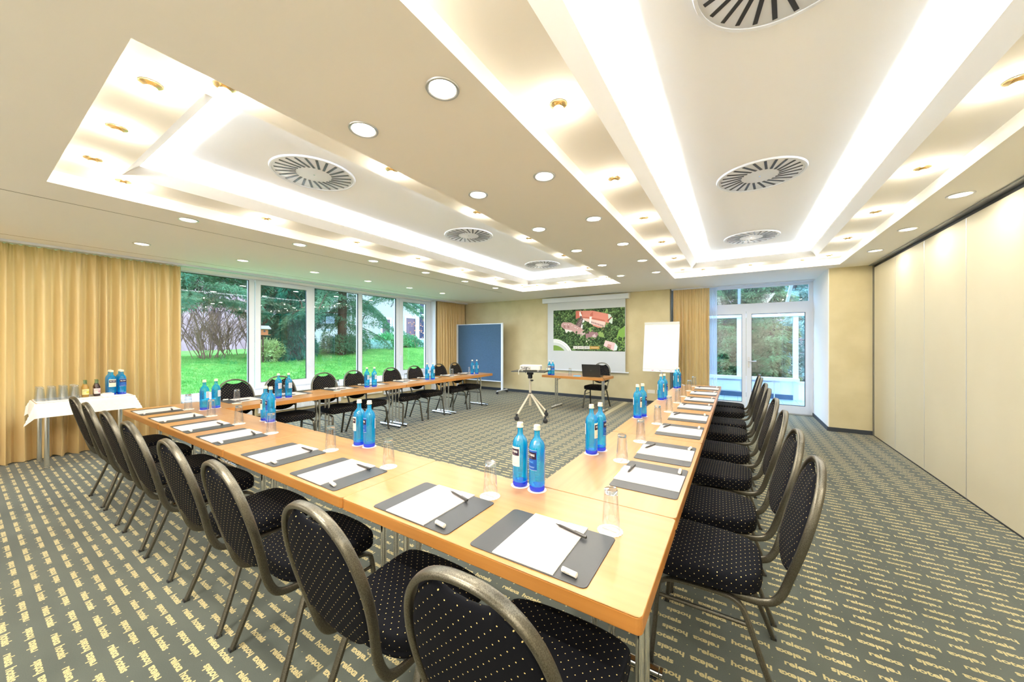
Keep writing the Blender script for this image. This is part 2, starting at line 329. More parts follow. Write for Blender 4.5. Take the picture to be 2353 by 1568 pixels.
def slide_art():                                                                     # the projected aerial view
    Wd, H = 640, 352; a = np.zeros((H, Wd, 3)); a[:] = sr(38, 62, 30)
    Y, X = np.mgrid[0:H, 0:Wd]; Yt = H - 1 - Y                                        # Yt: from the top
    def blob(cx, cyy, r, c):
        x0, x1, y0, y1 = int(max(cx - r, 0)), int(min(cx + r, Wd)), int(max(H - cyy - r, 0)), int(min(H - cyy + r, H))
        if x1 <= x0 or y1 <= y0: return
        xx, yy = X[y0:y1, x0:x1] - cx, Yt[y0:y1, x0:x1] - cyy
        d = np.hypot(xx, yy) / r; sh = (np.clip(1.0 - 0.42 * ((xx * .5 + yy) / r + .1), .5, 1.4) * RNG.uniform(.7, 1.25, xx.shape))[..., None]
        k = (d < 1)[..., None]; a[y0:y1, x0:x1] = np.where(k, np.array(c) * sh, a[y0:y1, x0:x1])
    def poly(pts, c, n=0.0):
        msk = np.zeros((H, Wd), bool); p = pts
        for i in range(len(p)):
            (x1, y1), (x2, y2) = p[i], p[(i + 1) % len(p)]
            if y1 == y2: continue
            cnd = ((y1 > Yt) != (y2 > Yt)) & (X < (x2 - x1) * (Yt - y1) / (y2 - y1) + x1); msk ^= cnd
        col = np.array(c) * (1 + n * (RNG.random((H, Wd, 1)) - .5)); a[msk] = np.broadcast_to(col, a.shape)[msk]
    def trees(n, x0, x1, y0, y1, r0, r1, cols):
        for _ in range(n):
            c = cols[RNG.integers(len(cols))]; s = 0.75 + .5 * RNG.random()
            blob(RNG.uniform(x0, x1), RNG.uniform(y0, y1), RNG.uniform(r0, r1), [q * s for q in c])
    G = [sr(70, 105, 50), sr(48, 80, 38), sr(95, 130, 60), sr(60, 95, 45), sr(35, 60, 32)]
    trees(700, -10, 650, -10, 360, 8, 22, G); trees(2600, -10, 650, -10, 360, 2, 6, G)
    poly([(590, 180), (640, 150), (640, 352), (600, 300), (570, 240)], sr(112, 168, 52), .12)
    poly([(325, 160), (370, 150), (420, 220), (350, 200)], sr(120, 165, 70), .12); poly([(415, 190), (455, 185), (470, 240), (420, 230)], sr(125, 165, 70), .12)
    k = np.hypot((X - 5) / 1.05, Yt - 430); a[(k < 125)] = sr(110, 155, 50); a[(k >= 125) & (k < 150)] = sr(190, 200, 198); a[(k >= 150) & (k < 180)] = sr(225, 230, 228)
    a[(k > 163) & (k < 166)] = sr(170, 180, 175)
    RD, RD2, PK = sr(226, 122, 100), sr(205, 92, 70), sr(190, 142, 140)
    poly([(215, 12), (370, 16), (510, 50), (530, 100), (500, 140), (215, 60)], RD, .08); poly([(215, 12), (240, 10), (250, 70), (215, 80)], RD2, .08)
    poly([(270, 62), (350, 70), (470, 96), (478, 112), (350, 84), (270, 74)], RD2, .1); poly([(275, 74), (350, 84), (478, 112), (470, 170), (360, 130), (290, 90)], sr(225, 190, 180), .3)
    for i in range(14): poly([(355 + i * 8, 104 + i * 2.6), (359 + i * 8, 105 + i * 2.6), (359 + i * 8, 118 + i * 2.8), (355 + i * 8, 117 + i * 2.8)], sr(120, 60, 70))
    poly([(362, 128), (470, 160), (465, 178), (372, 142)], RD, .1)
    poly([(500, 50), (520, 52), (540, 85), (536, 130), (510, 120), (505, 96)], sr(190, 214, 200), .05); poly([(495, 100), (530, 70), (534, 76), (500, 112)], sr(150, 60, 50))
    poly([(250, 22), (266, 10), (275, 40), (268, 66), (248, 52)], sr(235, 235, 230)); poly([(255, 5), (275, 25), (280, 60), (262, 36)], RD2)
    poly([(345, 45), (370, 22), (372, 60), (350, 66)], RD2, .05); poly([(340, 66), (362, 64), (352, 120), (338, 122)], sr(230, 225, 222))
    poly([(262, 52), (282, 80), (258, 160), (205, 140)], sr(90, 72, 74), .3)
    for i in range(7): poly([(268 - i * 8, 70 + i * 12), (282 - i * 6, 76 + i * 12), (280 - i * 6, 81 + i * 12), (265 - i * 8, 75 + i * 12)], sr(165, 130, 126))
    poly([(282, 84), (296, 96), (272, 172), (258, 160)], sr(220, 222, 228), .2)
    poly([(78, 118), (96, 104), (170, 110), (290, 170), (302, 205), (240, 232), (190, 186), (120, 172), (100, 160), (74, 140)], PK, .08)
    poly([(110, 165), (180, 178), (186, 200), (120, 196)], sr(215, 212, 208), .4); poly([(96, 130), (116, 132), (118, 158), (98, 154)], sr(165, 110, 108)); poly([(134, 132), (152, 134), (156, 160), (136, 156)], sr(165, 110, 108))
    for x, y in ((110, 125), (124, 125), (146, 127), (180, 136), (206, 150), (216, 154), (232, 162)): a[(abs(X - x) < 3) & (abs(Yt - y) < 3)] = sr(245, 245, 250)
    poly([(262, 190), (290, 178), (302, 205), (300, 240), (250, 232)], sr(188, 160, 160), .05)
    poly([(300, 215), (330, 182), (348, 196), (382, 158), (418, 212), (385, 262), (350, 250), (318, 260)], sr(150, 102, 110), .1); poly([(362, 225), (386, 208), (400, 232), (375, 252)], sr(195, 165, 172), .05)
    poly([(318, 250), (345, 250), (330, 300), (308, 270)], sr(225, 215, 195), .1)
    poly([(478, 262), (560, 284), (545, 346), (462, 306)], sr(226, 180, 186), .06); poly([(560, 284), (580, 312), (572, 342), (545, 346)], sr(200, 225, 222), .04); poly([(500, 292), (530, 300), (524, 326), (492, 312)], sr(205, 140, 132)); poly([(492, 312), (524, 326), (524, 331), (490, 317)], sr(110, 50, 45))
    for n, x0, x1, y0, y1 in ((110, 0, 62, 90, 220), (60, 75, 110, 180, 240), (120, 130, 225, 190, 300), (90, 235, 300, 215, 310), (60, 275, 330, 110, 200), (80, 320, 390, 240, 310), (120, 470, 560, 150, 250), (60, 590, 640, 230, 352), (60, 360, 460, 160, 190), (50, 485, 520, 120, 170)):
        trees(n, x0, x1, y0, y1, 4, 10, G)
    for x0, x1, c in ((192, 232, sr(205, 200, 196)), (234, 290, sr(200, 196, 192)), (293, 342, sr(192, 188, 186)), (343, 428, sr(186, 140, 50))):
        a[(X >= x0) & (X < x1) & (Yt > 310) & (Yt < 336)] = c
        a[(X >= x0 + 12) & (X < x1 - 12) & (Yt > 321) & (Yt < 325)] = sr(110, 100, 90) if c[0] > .73 else sr(230, 205, 150)
    return print_mat('projected_picture', np.clip(a * .66 + .28 * a.mean(2, keepdims=True) + .05, 0, 1), 0.9, 0.10, 0.0)
M['slide'] = slide_art()

# ---------------------------------------------------------------- geometry helpers
def link(name, me, m=None, parent=None, kind=None, loc=None, rot=None):
    o = bpy.data.objects.new(name, me); COL.objects.link(o)
    if m is not None and me is not None and not me.materials: me.materials.append(M[m] if isinstance(m, str) else m)
    if parent is not None: o.parent = parent
    if kind: o['kind'] = kind
    if loc is not None: o.location = loc
    if rot is not None: o.rotation_euler = rot
    return o
def tag(o, label, cat, group=None):
    o['label'] = label; o['category'] = cat
    if group: o['group'] = group
    return o
def thing(name, label, cat, loc=(0, 0, 0), rz=0, group=None):
    o = bpy.data.objects.new(name, None); COL.objects.link(o); o.location = loc; o.rotation_euler = (0, 0, rz); o.empty_display_size = 0.1
    return tag(o, label, cat, group)
def struct(name, me=None, m=None): return link(name, me, m, None, 'structure')
def dup(root, loc=None, rz=None, label=None, group=None, parent=None):
    r = root.copy(); COL.objects.link(r)
    if parent: r.parent = parent
    if loc is not None: r.location = loc
    if rz is not None: r.rotation_euler = (0, 0, rz)
    if label: r['label'] = label
    if group: r['group'] = group
    for ch in list(root.children):
        c = ch.copy(); COL.objects.link(c); c.parent = r
        for g in list(ch.children):
            d = g.copy(); COL.objects.link(d); d.parent = c
    return r
def mesh(bm, name='m', smooth=False, bev=0.0, seg=2):
    if bev: bmesh.ops.bevel(bm, geom=[e for e in bm.edges if len(e.link_faces) == 2 and e.calc_face_angle(0) > 0.6], offset=bev, segments=seg, affect='EDGES', profile=0.5, clamp_overlap=True)
    me = bpy.data.meshes.new(name); bm.to_mesh(me); bm.free()
    if smooth: me.shade_smooth() if hasattr(me, 'shade_smooth') else None
    return me
def sm(me, angle=40):                                                               # smooth with sharp creases
    me.polygons.foreach_set('use_smooth', [True] * len(me.polygons)); 
    try: me.set_sharp_from_angle(angle=math.radians(angle))
    except Exception: pass
    return me
def addbox(bm, x0, x1, y0, y1, z0, z1):
    v = [bm.verts.new(p) for p in ((x0, y0, z0), (x1, y0, z0), (x1, y1, z0), (x0, y1, z0), (x0, y0, z1), (x1, y0, z1), (x1, y1, z1), (x0, y1, z1))]
    for f in ((3, 2, 1, 0), (4, 5, 6, 7), (0, 1, 5, 4), (1, 2, 6, 5), (2, 3, 7, 6), (3, 0, 4, 7)): bm.faces.new([v[i] for i in f])
def boxes(lst, bev=0.0, name='box', seg=2):
    bm = bmesh.new()
    for b in lst: addbox(bm, *b)
    return mesh(bm, name, bev=bev, seg=seg)
def box(x0, x1, y0, y1, z0, z1, bev=0.0, seg=2): return boxes([(x0, x1, y0, y1, z0, z1)], bev, seg=seg)
def quadmesh(qs, name='q'):
    me = bpy.data.meshes.new(name); v = []; f = []
    for q in qs: f.append(list(range(len(v), len(v) + len(q)))); v += q
    me.from_pydata(v, [], f); me.update(); return me
def prism(pts, z0, z1, bev=0.0, seg=2, axis='Z'):
    bm = bmesh.new(); mp = {'Z': lambda a, b, c: (a, b, c), 'Y': lambda a, b, c: (a, c, b), 'X': lambda a, b, c: (c, a, b)}[axis]
    lo = [bm.verts.new(mp(x, y, z0)) for x, y in pts]; hi = [bm.verts.new(mp(x, y, z1)) for x, y in pts]
    bm.faces.new(lo[::-1]); bm.faces.new(hi)
    for i in range(len(pts)): j = (i + 1) % len(pts); bm.faces.new((lo[i], lo[j], hi[j], hi[i]))
    bmesh.ops.recalc_face_normals(bm, faces=bm.faces)
    return mesh(bm, bev=bev, seg=seg)
def rrect(x0, x1, y0, y1, r, n=5):
    o = []
    for cx, cyy, a0 in ((x1 - r, y1 - r, 0), (x0 + r, y1 - r, 90), (x0 + r, y0 + r, 180), (x1 - r, y0 + r, 270)):
        for i in range(n + 1): a = math.radians(a0 + 90 * i / n); o.append((cx + r * math.cos(a), cyy + r * math.sin(a)))
    return o
def lathe(prof, n=24, cap=True, name='lathe', ang=40):
    bm = bmesh.new(); rings = []
    for r, z in prof:
        if r < 1e-6: rings.append([bm.verts.new((0, 0, z))]); continue
        rings.append([bm.verts.new((r * math.cos(2 * PI * i / n), r * math.sin(2 * PI * i / n), z)) for i in range(n)])
    for a, b in zip(rings, rings[1:]):
        for i in range(n):
            j = (i + 1) % n
            if len(a) == 1 and len(b) == 1: continue
            if len(a) == 1: bm.faces.new((a[0], b[j], b[i]))
            elif len(b) == 1: bm.faces.new((a[i], a[j], b[0]))
            else: bm.faces.new((a[i], a[j], b[j], b[i]))
    if cap:
        if len(rings[0]) > 1: bm.faces.new(rings[0][::-1])
        if len(rings[-1]) > 1: bm.faces.new(rings[-1])
    bmesh.ops.recalc_face_normals(bm, faces=bm.faces)
    return sm(mesh(bm, name), ang)
def sweep(path, ra, rb, n0, nseg=10, power=2.0, closed=False, caps=True, bm=None):
    """tube of super-elliptic section (ra along the carried normal, rb across) by parallel transport"""
    own = bm is None; bm = bm or bmesh.new(); P = [Vector(p) for p in path]; N = Vector(n0).normalized(); rings = []
    for i, p in enumerate(P):
        a = P[i - 1] if i else P[0]; b = P[i + 1] if i < len(P) - 1 else P[-1]
        t = (b - a).normalized(); N = (N - t * N.dot(t)).normalized(); B = t.cross(N)
        ring = []
        for k in range(nseg):
            th = 2 * PI * (k + .5) / nseg; c, s = math.cos(th), math.sin(th)
            c2 = math.copysign(abs(c) ** (2 / power), c); s2 = math.copysign(abs(s) ** (2 / power), s)
            ring.append(bm.verts.new(p + N * (ra * c2) + B * (rb * s2)))
        rings.append(ring)
    for r1, r2 in zip(rings, rings[1:]):
        for k in range(nseg): j = (k + 1) % nseg; bm.faces.new((r1[k], r1[j], r2[j], r2[k]))
    if caps: bm.faces.new(rings[0][::-1]); bm.faces.new(rings[-1])
    if not own: return bm
    bmesh.ops.recalc_face_normals(bm, faces=bm.faces)
    return sm(mesh(bm), 50)
def smoothpath(pts, n=6):                                                            # Catmull-Rom through the points
    P = [Vector(p) for p in pts]; P = [P[0] * 2 - P[1]] + P + [P[-1] * 2 - P[-2]]; o = []
    for i in range(1, len(P) - 2):
        for k in range(n):
            t = k / n; a, b, c, d = P[i - 1:i + 3]
            o.append(0.5 * ((2 * b) + (c - a) * t + (2 * a - 5 * b + 4 * c - d) * t * t + (3 * b - a - 3 * c + d) * t ** 3))
    o.append(P[-2]); return o
def tube(pts, r, nseg=10, smooth_n=0, n0=(0.13, 0.37, 0.92)):
    return sweep(smoothpath(pts, smooth_n) if smooth_n else pts, r, r, n0, nseg)
ORD = ['first', 'second', 'third', 'fourth', 'fifth', 'sixth', 'seventh', 'eighth', 'ninth', 'tenth', 'eleventh', 'twelfth']

# ================================================================ SETTING
CZ = 2.65                                                                            # ceiling height
XL, XR, YF, YB = -7.45, 1.79, 8.75, -2.2
fl = struct('floor', quadmesh([[(XL, YB, 0), (XR, YB, 0), (XR, 9.1, 0), (XL, 9.1, 0)]]), 'carpet')
TR = [(-4.335, -2.005), (-0.992, 1.338)]; TY = (0.375, 7.32)                         # the two ceiling trays
def rects(x0, x1, y0, y1, z): return [(x0, y0, z), (x0, y1, z), (x1, y1, z), (x1, y0, z)]
ce = struct('ceiling', quadmesh([rects(-7.6, TR[0][0], YB, 9.2, CZ), rects(TR[0][1], TR[1][0], YB, 9.2, CZ), rects(TR[1][1], 1.9, YB, 9.2, CZ)] +
    [rects(a, b, YB, TY[0], CZ) for a, b in TR] + [rects(a, b, TY[1], 9.2, CZ) for a, b in TR]), 'ceil')
PZ, LZ, UZ = 2.747, 2.825, 2.95; IN, LIP = 0.325, 0.08                               # spot ledge, lip top, cove ceiling
for a, b in TR:
    y0, y1 = TY; c0, c1, d0, d1 = a + IN, b - IN, y0 + IN, y1 - IN
    link('recess_side', quadmesh([[(a, y0, CZ), (a, y1, CZ), (a, y1, PZ), (a, y0, PZ)], [(b, y0, CZ), (b, y0, PZ), (b, y1, PZ), (b, y1, CZ)],
        [(a, y0, CZ), (a, y0, PZ), (b, y0, PZ), (b, y0, CZ)], [(a, y1, CZ), (b, y1, CZ), (b, y1, PZ), (a, y1, PZ)]]), 'ceil', ce)
    link('spot_ledge', quadmesh([rects(a, c0, y0, y1, PZ), rects(c1, b, y0, y1, PZ), rects(c0, c1, y0, d0, PZ), rects(c0, c1, d1, y1, PZ)]), 'ceil', ce)
    e0, e1, f0, f1 = c0 + LIP, c1 - LIP, d0 + LIP, d1 - LIP
    T = 0.012
    lips = []
    for q in ([(c0, d0), (c0, d1), (e0, f1), (e0, f0)], [(c1, d0), (e1, f0), (e1, f1), (c1, d1)], [(c0, d0), (e0, f0), (e1, f0), (c1, d0)], [(c0, d1), (c1, d1), (e1, f1), (e0, f1)]):
        v = [(x, y, PZ if (x in (c0, c1) and y in (d0, d1)) else LZ) for x, y in q]
        bm = bmesh.new(); lo = [bm.verts.new(p) for p in v]; hi = [bm.verts.new((p[0], p[1], p[2] + T)) for p in v]
        bm.faces.new(lo); bm.faces.new(hi[::-1])
        for i in range(4): j = (i + 1) % 4; bm.faces.new((lo[i], hi[i], hi[j], lo[j]))
        bmesh.ops.recalc_face_normals(bm, faces=bm.faces); link('cove_lip', mesh(bm), 'white', ce)
    g = 0.16                                                                          # cavity behind the lip
    link('cove_ceiling', quadmesh([rects(c0 - g, c1 + g, d0 - g, d1 + g, UZ)]), 'white', ce)
    link('cove_wall', quadmesh([[(c0 - g, d0 - g, PZ), (c0 - g, d1 + g, PZ), (c0 - g, d1 + g, UZ), (c0 - g, d0 - g, UZ)], [(c1 + g, d0 - g, PZ), (c1 + g, d0 - g, UZ), (c1 + g, d1 + g, UZ), (c1 + g, d1 + g, PZ)],
        [(c0 - g, d0 - g, PZ), (c0 - g, d0 - g, UZ), (c1 + g, d0 - g, UZ), (c1 + g, d0 - g, PZ)], [(c0 - g, d1 + g, PZ), (c1 + g, d1 + g, PZ), (c1 + g, d1 + g, UZ), (c0 - g, d1 + g, UZ)]]), 'white', ce)
    CW = (0.86, 0.93, 1.0); q = 0.06; zl = PZ + 0.018; LX, LY = (c1 - c0), (d1 - d0)
    area('cove_light', (c0 - q, (d0 + d1) / 2, zl), (PI, -0.35, 0), 0.05, LY, P_COVE * LY / 3, CW)
    area('cove_light', (c1 + q, (d0 + d1) / 2, zl), (PI, 0.35, 0), 0.05, LY, P_COVE * LY / 3, CW)
    area('cove_light', ((c0 + c1) / 2, d0 - q, zl), (PI + 0.35, 0, 0), LX, 0.05, P_COVE * LX / 3, CW)
    area('cove_light', ((c0 + c1) / 2, d1 + q, zl), (PI - 0.35, 0, 0), LX, 0.05, P_COVE * LX / 3, CW)
link('ceiling_joint', box(-4.853, -4.847, YB, 7.2, CZ - 0.0015, CZ + 0.002), 'groove', ce)
link('ceiling_joint', box(-6.86, -6.85, YB, YF, CZ - 0.0015, CZ + 0.002), 'brown', ce)
link('ceiling_joint', box(-6.86, -6.8, YB, YF, CZ - 0.001, CZ + 0.001), 'ceil', ce)

# walls
wl = struct('wall_left', boxes([(-7.62, XL, YB, 9.2, 0, 0.50), (-7.62, XL, YB, -1.0, 0.5, CZ), (-7.62, XL, 7.45, 9.2, 0.5, CZ)]), 'ywall')
link('window_head', boxes([(-7.62, XL, -1.0, 7.45, 2.60, CZ)]), 'white', wl)
wf = struct('wall_far', boxes([(XL, -1.28, YF, 9.2, 0, CZ)]), 'ywall')
struct('wall_back', boxes([(-7.62, 1.95, YB - 0.1, YB, 0, CZ)]), 'white')
struct('gap_shadow_strip', boxes([(-1.285, -1.262, YF - 0.01, YF + 0.28, 0, CZ)]), 'groove')  # dark strip painted in for the shadow gap where the far wall ends
# pillar by the door: yellow front, white reveal
wp = struct('wall_pillar', boxes([(1.275, 1.95, 7.66, 7.9, 0, CZ)]), 'ywall')
link('reveal', boxes([(1.262, 1.95, 7.672, 9.3, 0, CZ)]), 'white', wp)
# folding partition: each leaf is a part
wr = struct('wall_right', boxes([(1.90, 1.95, YB, 7.66, 0, CZ)]), 'white')
ys = [7.655, 6.752, 5.882, 5.012, 4.142, 3.272, 2.402, 1.532, 0.662, -0.208, -1.078, -1.948, YB]
for i in range(len(ys) - 1):
    link('partition_leaf', box(XR, 1.885, ys[i + 1] + 0.004, ys[i] - 0.004, 0.012, 2.60, 0.003), 'panel', wr)
for y in ys[1:-1]: link('seam_profile', box(XR - 0.001, XR + 0.012, y - 0.0038, y + 0.0038, 0.012, 2.60), 'alu', wr)
link('partition_track', boxes([(1.74, 1.90, YB, 7.655, CZ - 0.012, CZ - 0.001)], 0.002), 'rail', wr)
link('floor_seal', boxes([(XR - 0.004, 1.89, YB, 7.655, 0, 0.0115)]), 'dark', wr)
link('track_gap', boxes([(1.80, 1.89, YB, 7.655, 2.602, 2.638)]), 'dark', wr)
struct('baseboard_far', boxes([(XL, -1.28, YF - 0.012, YF, 0, 0.075)], 0.002), 'base')
struct('baseboard_left', boxes([(XL, XL + 0.012, YB, YF, 0, 0.075)], 0.002), 'base')
struct('baseboard_pillar', boxes([(1.262, XR, 7.648, 7.66, 0, 0.065)], 0.002), 'base')
struct('baseboard_right', boxes([(1.25, 1.262, 7.66, 9.0, 0, 0.065)], 0.002), 'base')
struct('trim_2', boxes([(1.782, 1.79, 7.60, 7.655, 0, CZ)]), 'groove')

# ribbon window
wi = bpy.data.objects.new('window_1', None); COL.objects.link(wi); wi['kind'] = 'structure'
WX0, WX1 = -7.56, -7.48                                                              # frame depth; glass at -7.52
k = 7.48 / 7.45
Yw = lambda y: y * k
link('frame_rail', box(WX0, WX1, -1.0, Yw(7.367), 0.50, 0.60, 0.006), 'upvc', wi)
link('frame_rail', box(WX0, WX1, -1.0, Yw(7.367), 2.575, 2.64, 0.006), 'upvc', wi)
link('sill_board', box(-7.50, -7.39, -1.0, 1.93, 0.49, 0.515, 0.008), 'upvc', wi)
link('sill_board', box(-7.50, -7.26, 1.93, 7.44, 0.49, 0.515, 0.008), 'upvc', wi)
link('sill_board', box(-7.50, -7.40, -1.0, 7.44, 0.515, 0.555, 0.006), 'upvc', wi)
for y0, y1 in ((-1.0, -0.93), (0.90, 0.98), (2.872, 2.957), (3.99, 4.05), (5.062, 5.165), (6.15, 6.285), (7.19, 7.44)):
    link('mullion', box(WX0, WX1, Yw(y0) if y0 > 0 else y0, Yw(y1) if y1 > 0 else y1, 0.6, 2.575, 0.005), 'upvc', wi)
def sash(y0, y1, g0, g1, z0, z1, gz0, gz1, hy):
    x0, x1 = WX1 - 0.01, WX1 + 0.022
    s = link('sash', boxes([(x0, x1, y0, g0, z0, z1), (x0, x1, g1, y1, z0, z1), (x0, x1, g0, g1, z0, gz0), (x0, x1, g0, g1, gz1, z1)], 0.004), 'upvc', wi)
    link('gasket', boxes([(x0 + .004, x1 - .006, g0, g0 + .006, gz0, gz1), (x0 + .004, x1 - .006, g1 - .006, g1, gz0, gz1), (x0 + .004, x1 - .006, g0, g1, gz0, gz0 + .006), (x0 + .004, x1 - .006, g0, g1, gz1 - .006, gz1)]), 'dark', s)
    link('window_handle', boxes([(x1, x1 + 0.012, hy - 0.015, hy + 0.015, 1.02, 1.10), (x1 + 0.012, x1 + 0.035, hy - 0.01, hy + 0.01, 0.95, 1.085)], 0.004), 'upvc', s)
    for hz in (z0 + 0.12, z1 - 0.12): link('hinge', lathe([(0.008, -0.05), (0.008, 0.05)], 8), 'upvc', s, loc=(x1 + 0.006, y0 + 0.008, hz))
    link('glass_pane', quadmesh([[(WX1 - .005, g0, gz0), (WX1 - .005, g1, gz0), (WX1 - .005, g1, gz1), (WX1 - .005, g0, gz1)]]), 'pane', s)
sash(Yw(2.965), Yw(4.0), Yw(3.05), Yw(3.875), 0.585, 2.59, 0.70, 2.51, Yw(3.94))
sash(Yw(6.235), Yw(7.25), Yw(6.36), Yw(7.17), 0.585, 2.59, 0.70, 2.51, Yw(6.29))
for a, b in ((-0.93, 0.90), (0.98, 2.872), (4.05, 5.062), (5.165, 6.15)):
    a, b = (a if a < 0 else Yw(a)), Yw(b)
    link('glass_pane', quadmesh([[(-7.52, a, 0.6), (-7.52, b, 0.6), (-7.52, b, 2.575), (-7.52, a, 2.575)]]), 'pane', wi)
    link('gasket', boxes([(-7.515, -7.484, a, a + .008, .6, 2.575), (-7.515, -7.484, b - .010, b, .6, 2.575), (-7.515, -7.484, a, b, 2.567, 2.575)]), 'dark', wi)
link('frame_edge', box(-7.48, -7.30, 7.40, 7.44, 0.08, 2.62, 0.004), 'upvc', wi)

# glazed garden door
do = bpy.data.objects.new('door_1', None); COL.objects.link(do); do['kind'] = 'structure'
D0, D1 = 9.04, 9.11
def bx(name, x0, x1, z0, z1, y0=D0, y1=D1, m='upvc', bev=0.005, par=do): return link(name, box(x0, x1, y0, y1, z0, z1, bev), m, par)
bx('frame_jamb', 1.20, 1.262, 0.0, CZ); bx('frame_jamb', -1.28, -1.20, 0.0, CZ)
bx('frame_head', -1.2, 1.2, 2.60, CZ); bx('transom', -1.2, 1.2, 2.15, 2.25)
bx('glass_pane', -1.2, 1.2, 2.25, 2.60, 9.07, 9.071, 'pane', 0)
bx('glazing_bead', -1.2, 1.2, 2.25, 2.262, D0 - .006, D0 + .01); bx('glazing_bead', -1.2, 1.2, 2.588, 2.60, D0 - .006, D0 + .01)
bx('frame_head', -1.2, 1.2, 2.10, 2.15, D0 - 0.012, D1)
def leaf(x0, x1, g0, g1, handle):
    t = bx('door_leaf', x0, g0, 0.02, 2.10, D0 - 0.02, D1 - 0.02)
    for q in ((g1, x1, 0.02, 2.10), (g0, g1, 0.02, 0.17), (g0, g1, 2.04, 2.10)): link('leaf_rail', box(q[0], q[1], D0 - 0.02, D1 - 0.02, q[2], q[3], 0.004), 'upvc', t)
    link('glass_pane', box(g0, g1, 9.06, 9.061, 0.17, 2.04), 'pane', t)
    link('gasket', boxes([(g0, g0 + .007, D0 - .018, D1 - .03, .17, 2.04), (g1 - .007, g1, D0 - .018, D1 - .03, .17, 2.04), (g0, g1, D0 - .018, D1 - .03, .17, .177), (g0, g1, D0 - .018, D1 - .03, 2.033, 2.04)]), 'dark', t)
    if handle:
        hp = link('handle_plate', box(0.195, 0.228, D0 - 0.032, D0 - 0.02, 0.90, 1.13, 0.004), 'alu', t)
        link('handle_lever', tube([(0.212, D0 - 0.03, 1.045), (0.212, D0 - 0.075, 1.045), (0.23, D0 - 0.08, 1.045), (0.345, D0 - 0.08, 1.045)], 0.010, 8), 'alu', t)
        link('lock_cylinder', box(0.205, 0.218, D0 - 0.036, D0 - 0.03, 0.93, 0.96, 0.002), 'chrome', t)
leaf(-1.19, 0.165, -1.06, 0.095, False); leaf(0.17, 1.20, 0.262, 1.145, True)
link('threshold', box(-1.28, 1.262, 8.98, 9.12, 0, 0.02, 0.003), 'alu', do)

# wall sockets, cable cover, radiators, cable duct
for i, (x0, x1, lab) in enumerate(((-1.775, -1.61, 'wide white blank socket plate low on yellow wall'), (-1.572, -1.488, 'white wall socket beside the flip chart column, low on yellow wall'))):
    t = thing('wall_socket', lab, 'socket', ((x0 + x1) / 2, YF, 0.287)); w = (x1 - x0) / 2
    link('cover_plate', box(-w, w, -0.011, -0.0005, -0.04, 0.04, 0.004), 'plastic_w', t)
    n = 2 if i == 0 else 1
    for j in range(n):
        cx = (j - (n - 1) / 2) * 0.08
        if i: link('socket_well', lathe([(0.02, 0), (0.018, 0.003)], 16), 'alu', t, loc=(cx, -0.0115, 0), rot=(PI / 2, 0, 0))
        else: link('cover_insert', box(cx - .034, cx + .034, -0.013, -0.0105, -0.034, 0.034, 0.001), 'plastic_w', t)
tag(link('cable_cover', prism([(-0.055, 0), (0.055, 0), (0.035, 0.012), (-0.035, 0.012)], -0.95, 0.95, axis='Y'), 'ramp', loc=(-2.24, 7.66, 0.0005)), 'beige flat cable cover strip lying on the carpet', 'cable cover')
def radiator(name, label, L, H, loc, rz, m='upvc'):
    t = thing(name, label, 'radiator', loc, rz)
    link('radiator_panel', box(0, L, 0.02, 0.06, 0.0, H, 0.006), m, t)
    n = int(L / 0.035)
    link('fins', boxes([(0.02 + i * (L - 0.04) / n, 0.032 + i * (L - 0.04) / n, 0.06, 0.068, 0.02, H - 0.02) for i in range(n)]), m, t)
    link('top_grille', boxes([(0.01, L - 0.01, 0.03, 0.062, H, H + 0.006)]), m, t)
    for x in (0.12, L - 0.12): link('bracket', box(x - .02, x + .02, 0.0, 0.02, 0.04, H - 0.04), m, t)
    return t
for i, (y0, y1) in enumerate(((1.3, 2.9), (3.0, 4.6), (5.75, 7.1))):
    radiator('radiator', ('white ribbed wall radiator under the first window pane', 'white ribbed wall radiator under the middle panes', 'white ribbed wall radiator under the last window')[i], y1 - y0, 0.28, (XL, y1, 0.14), -PI / 2)
t = thing('socket_strip', 'white wall cable duct with five sockets under the window', 'socket strip', (XL, 4.95, 0.27), -PI / 2)
t.rotation_euler = (0, 0, -PI / 2); t.location = (XL, 5.68, 0.2)
link('duct', box(0, 1.0, 0.0005, 0.06, 0, 0.13, 0.005), 'plastic_w', t)
for j in range(6): link('socket_insert', box(0.06 + j * 0.155, 0.14 + j * 0.155, 0.06, 0.064, 0.025, 0.105, 0.002), 'white' if j != 3 else 'dark', t)

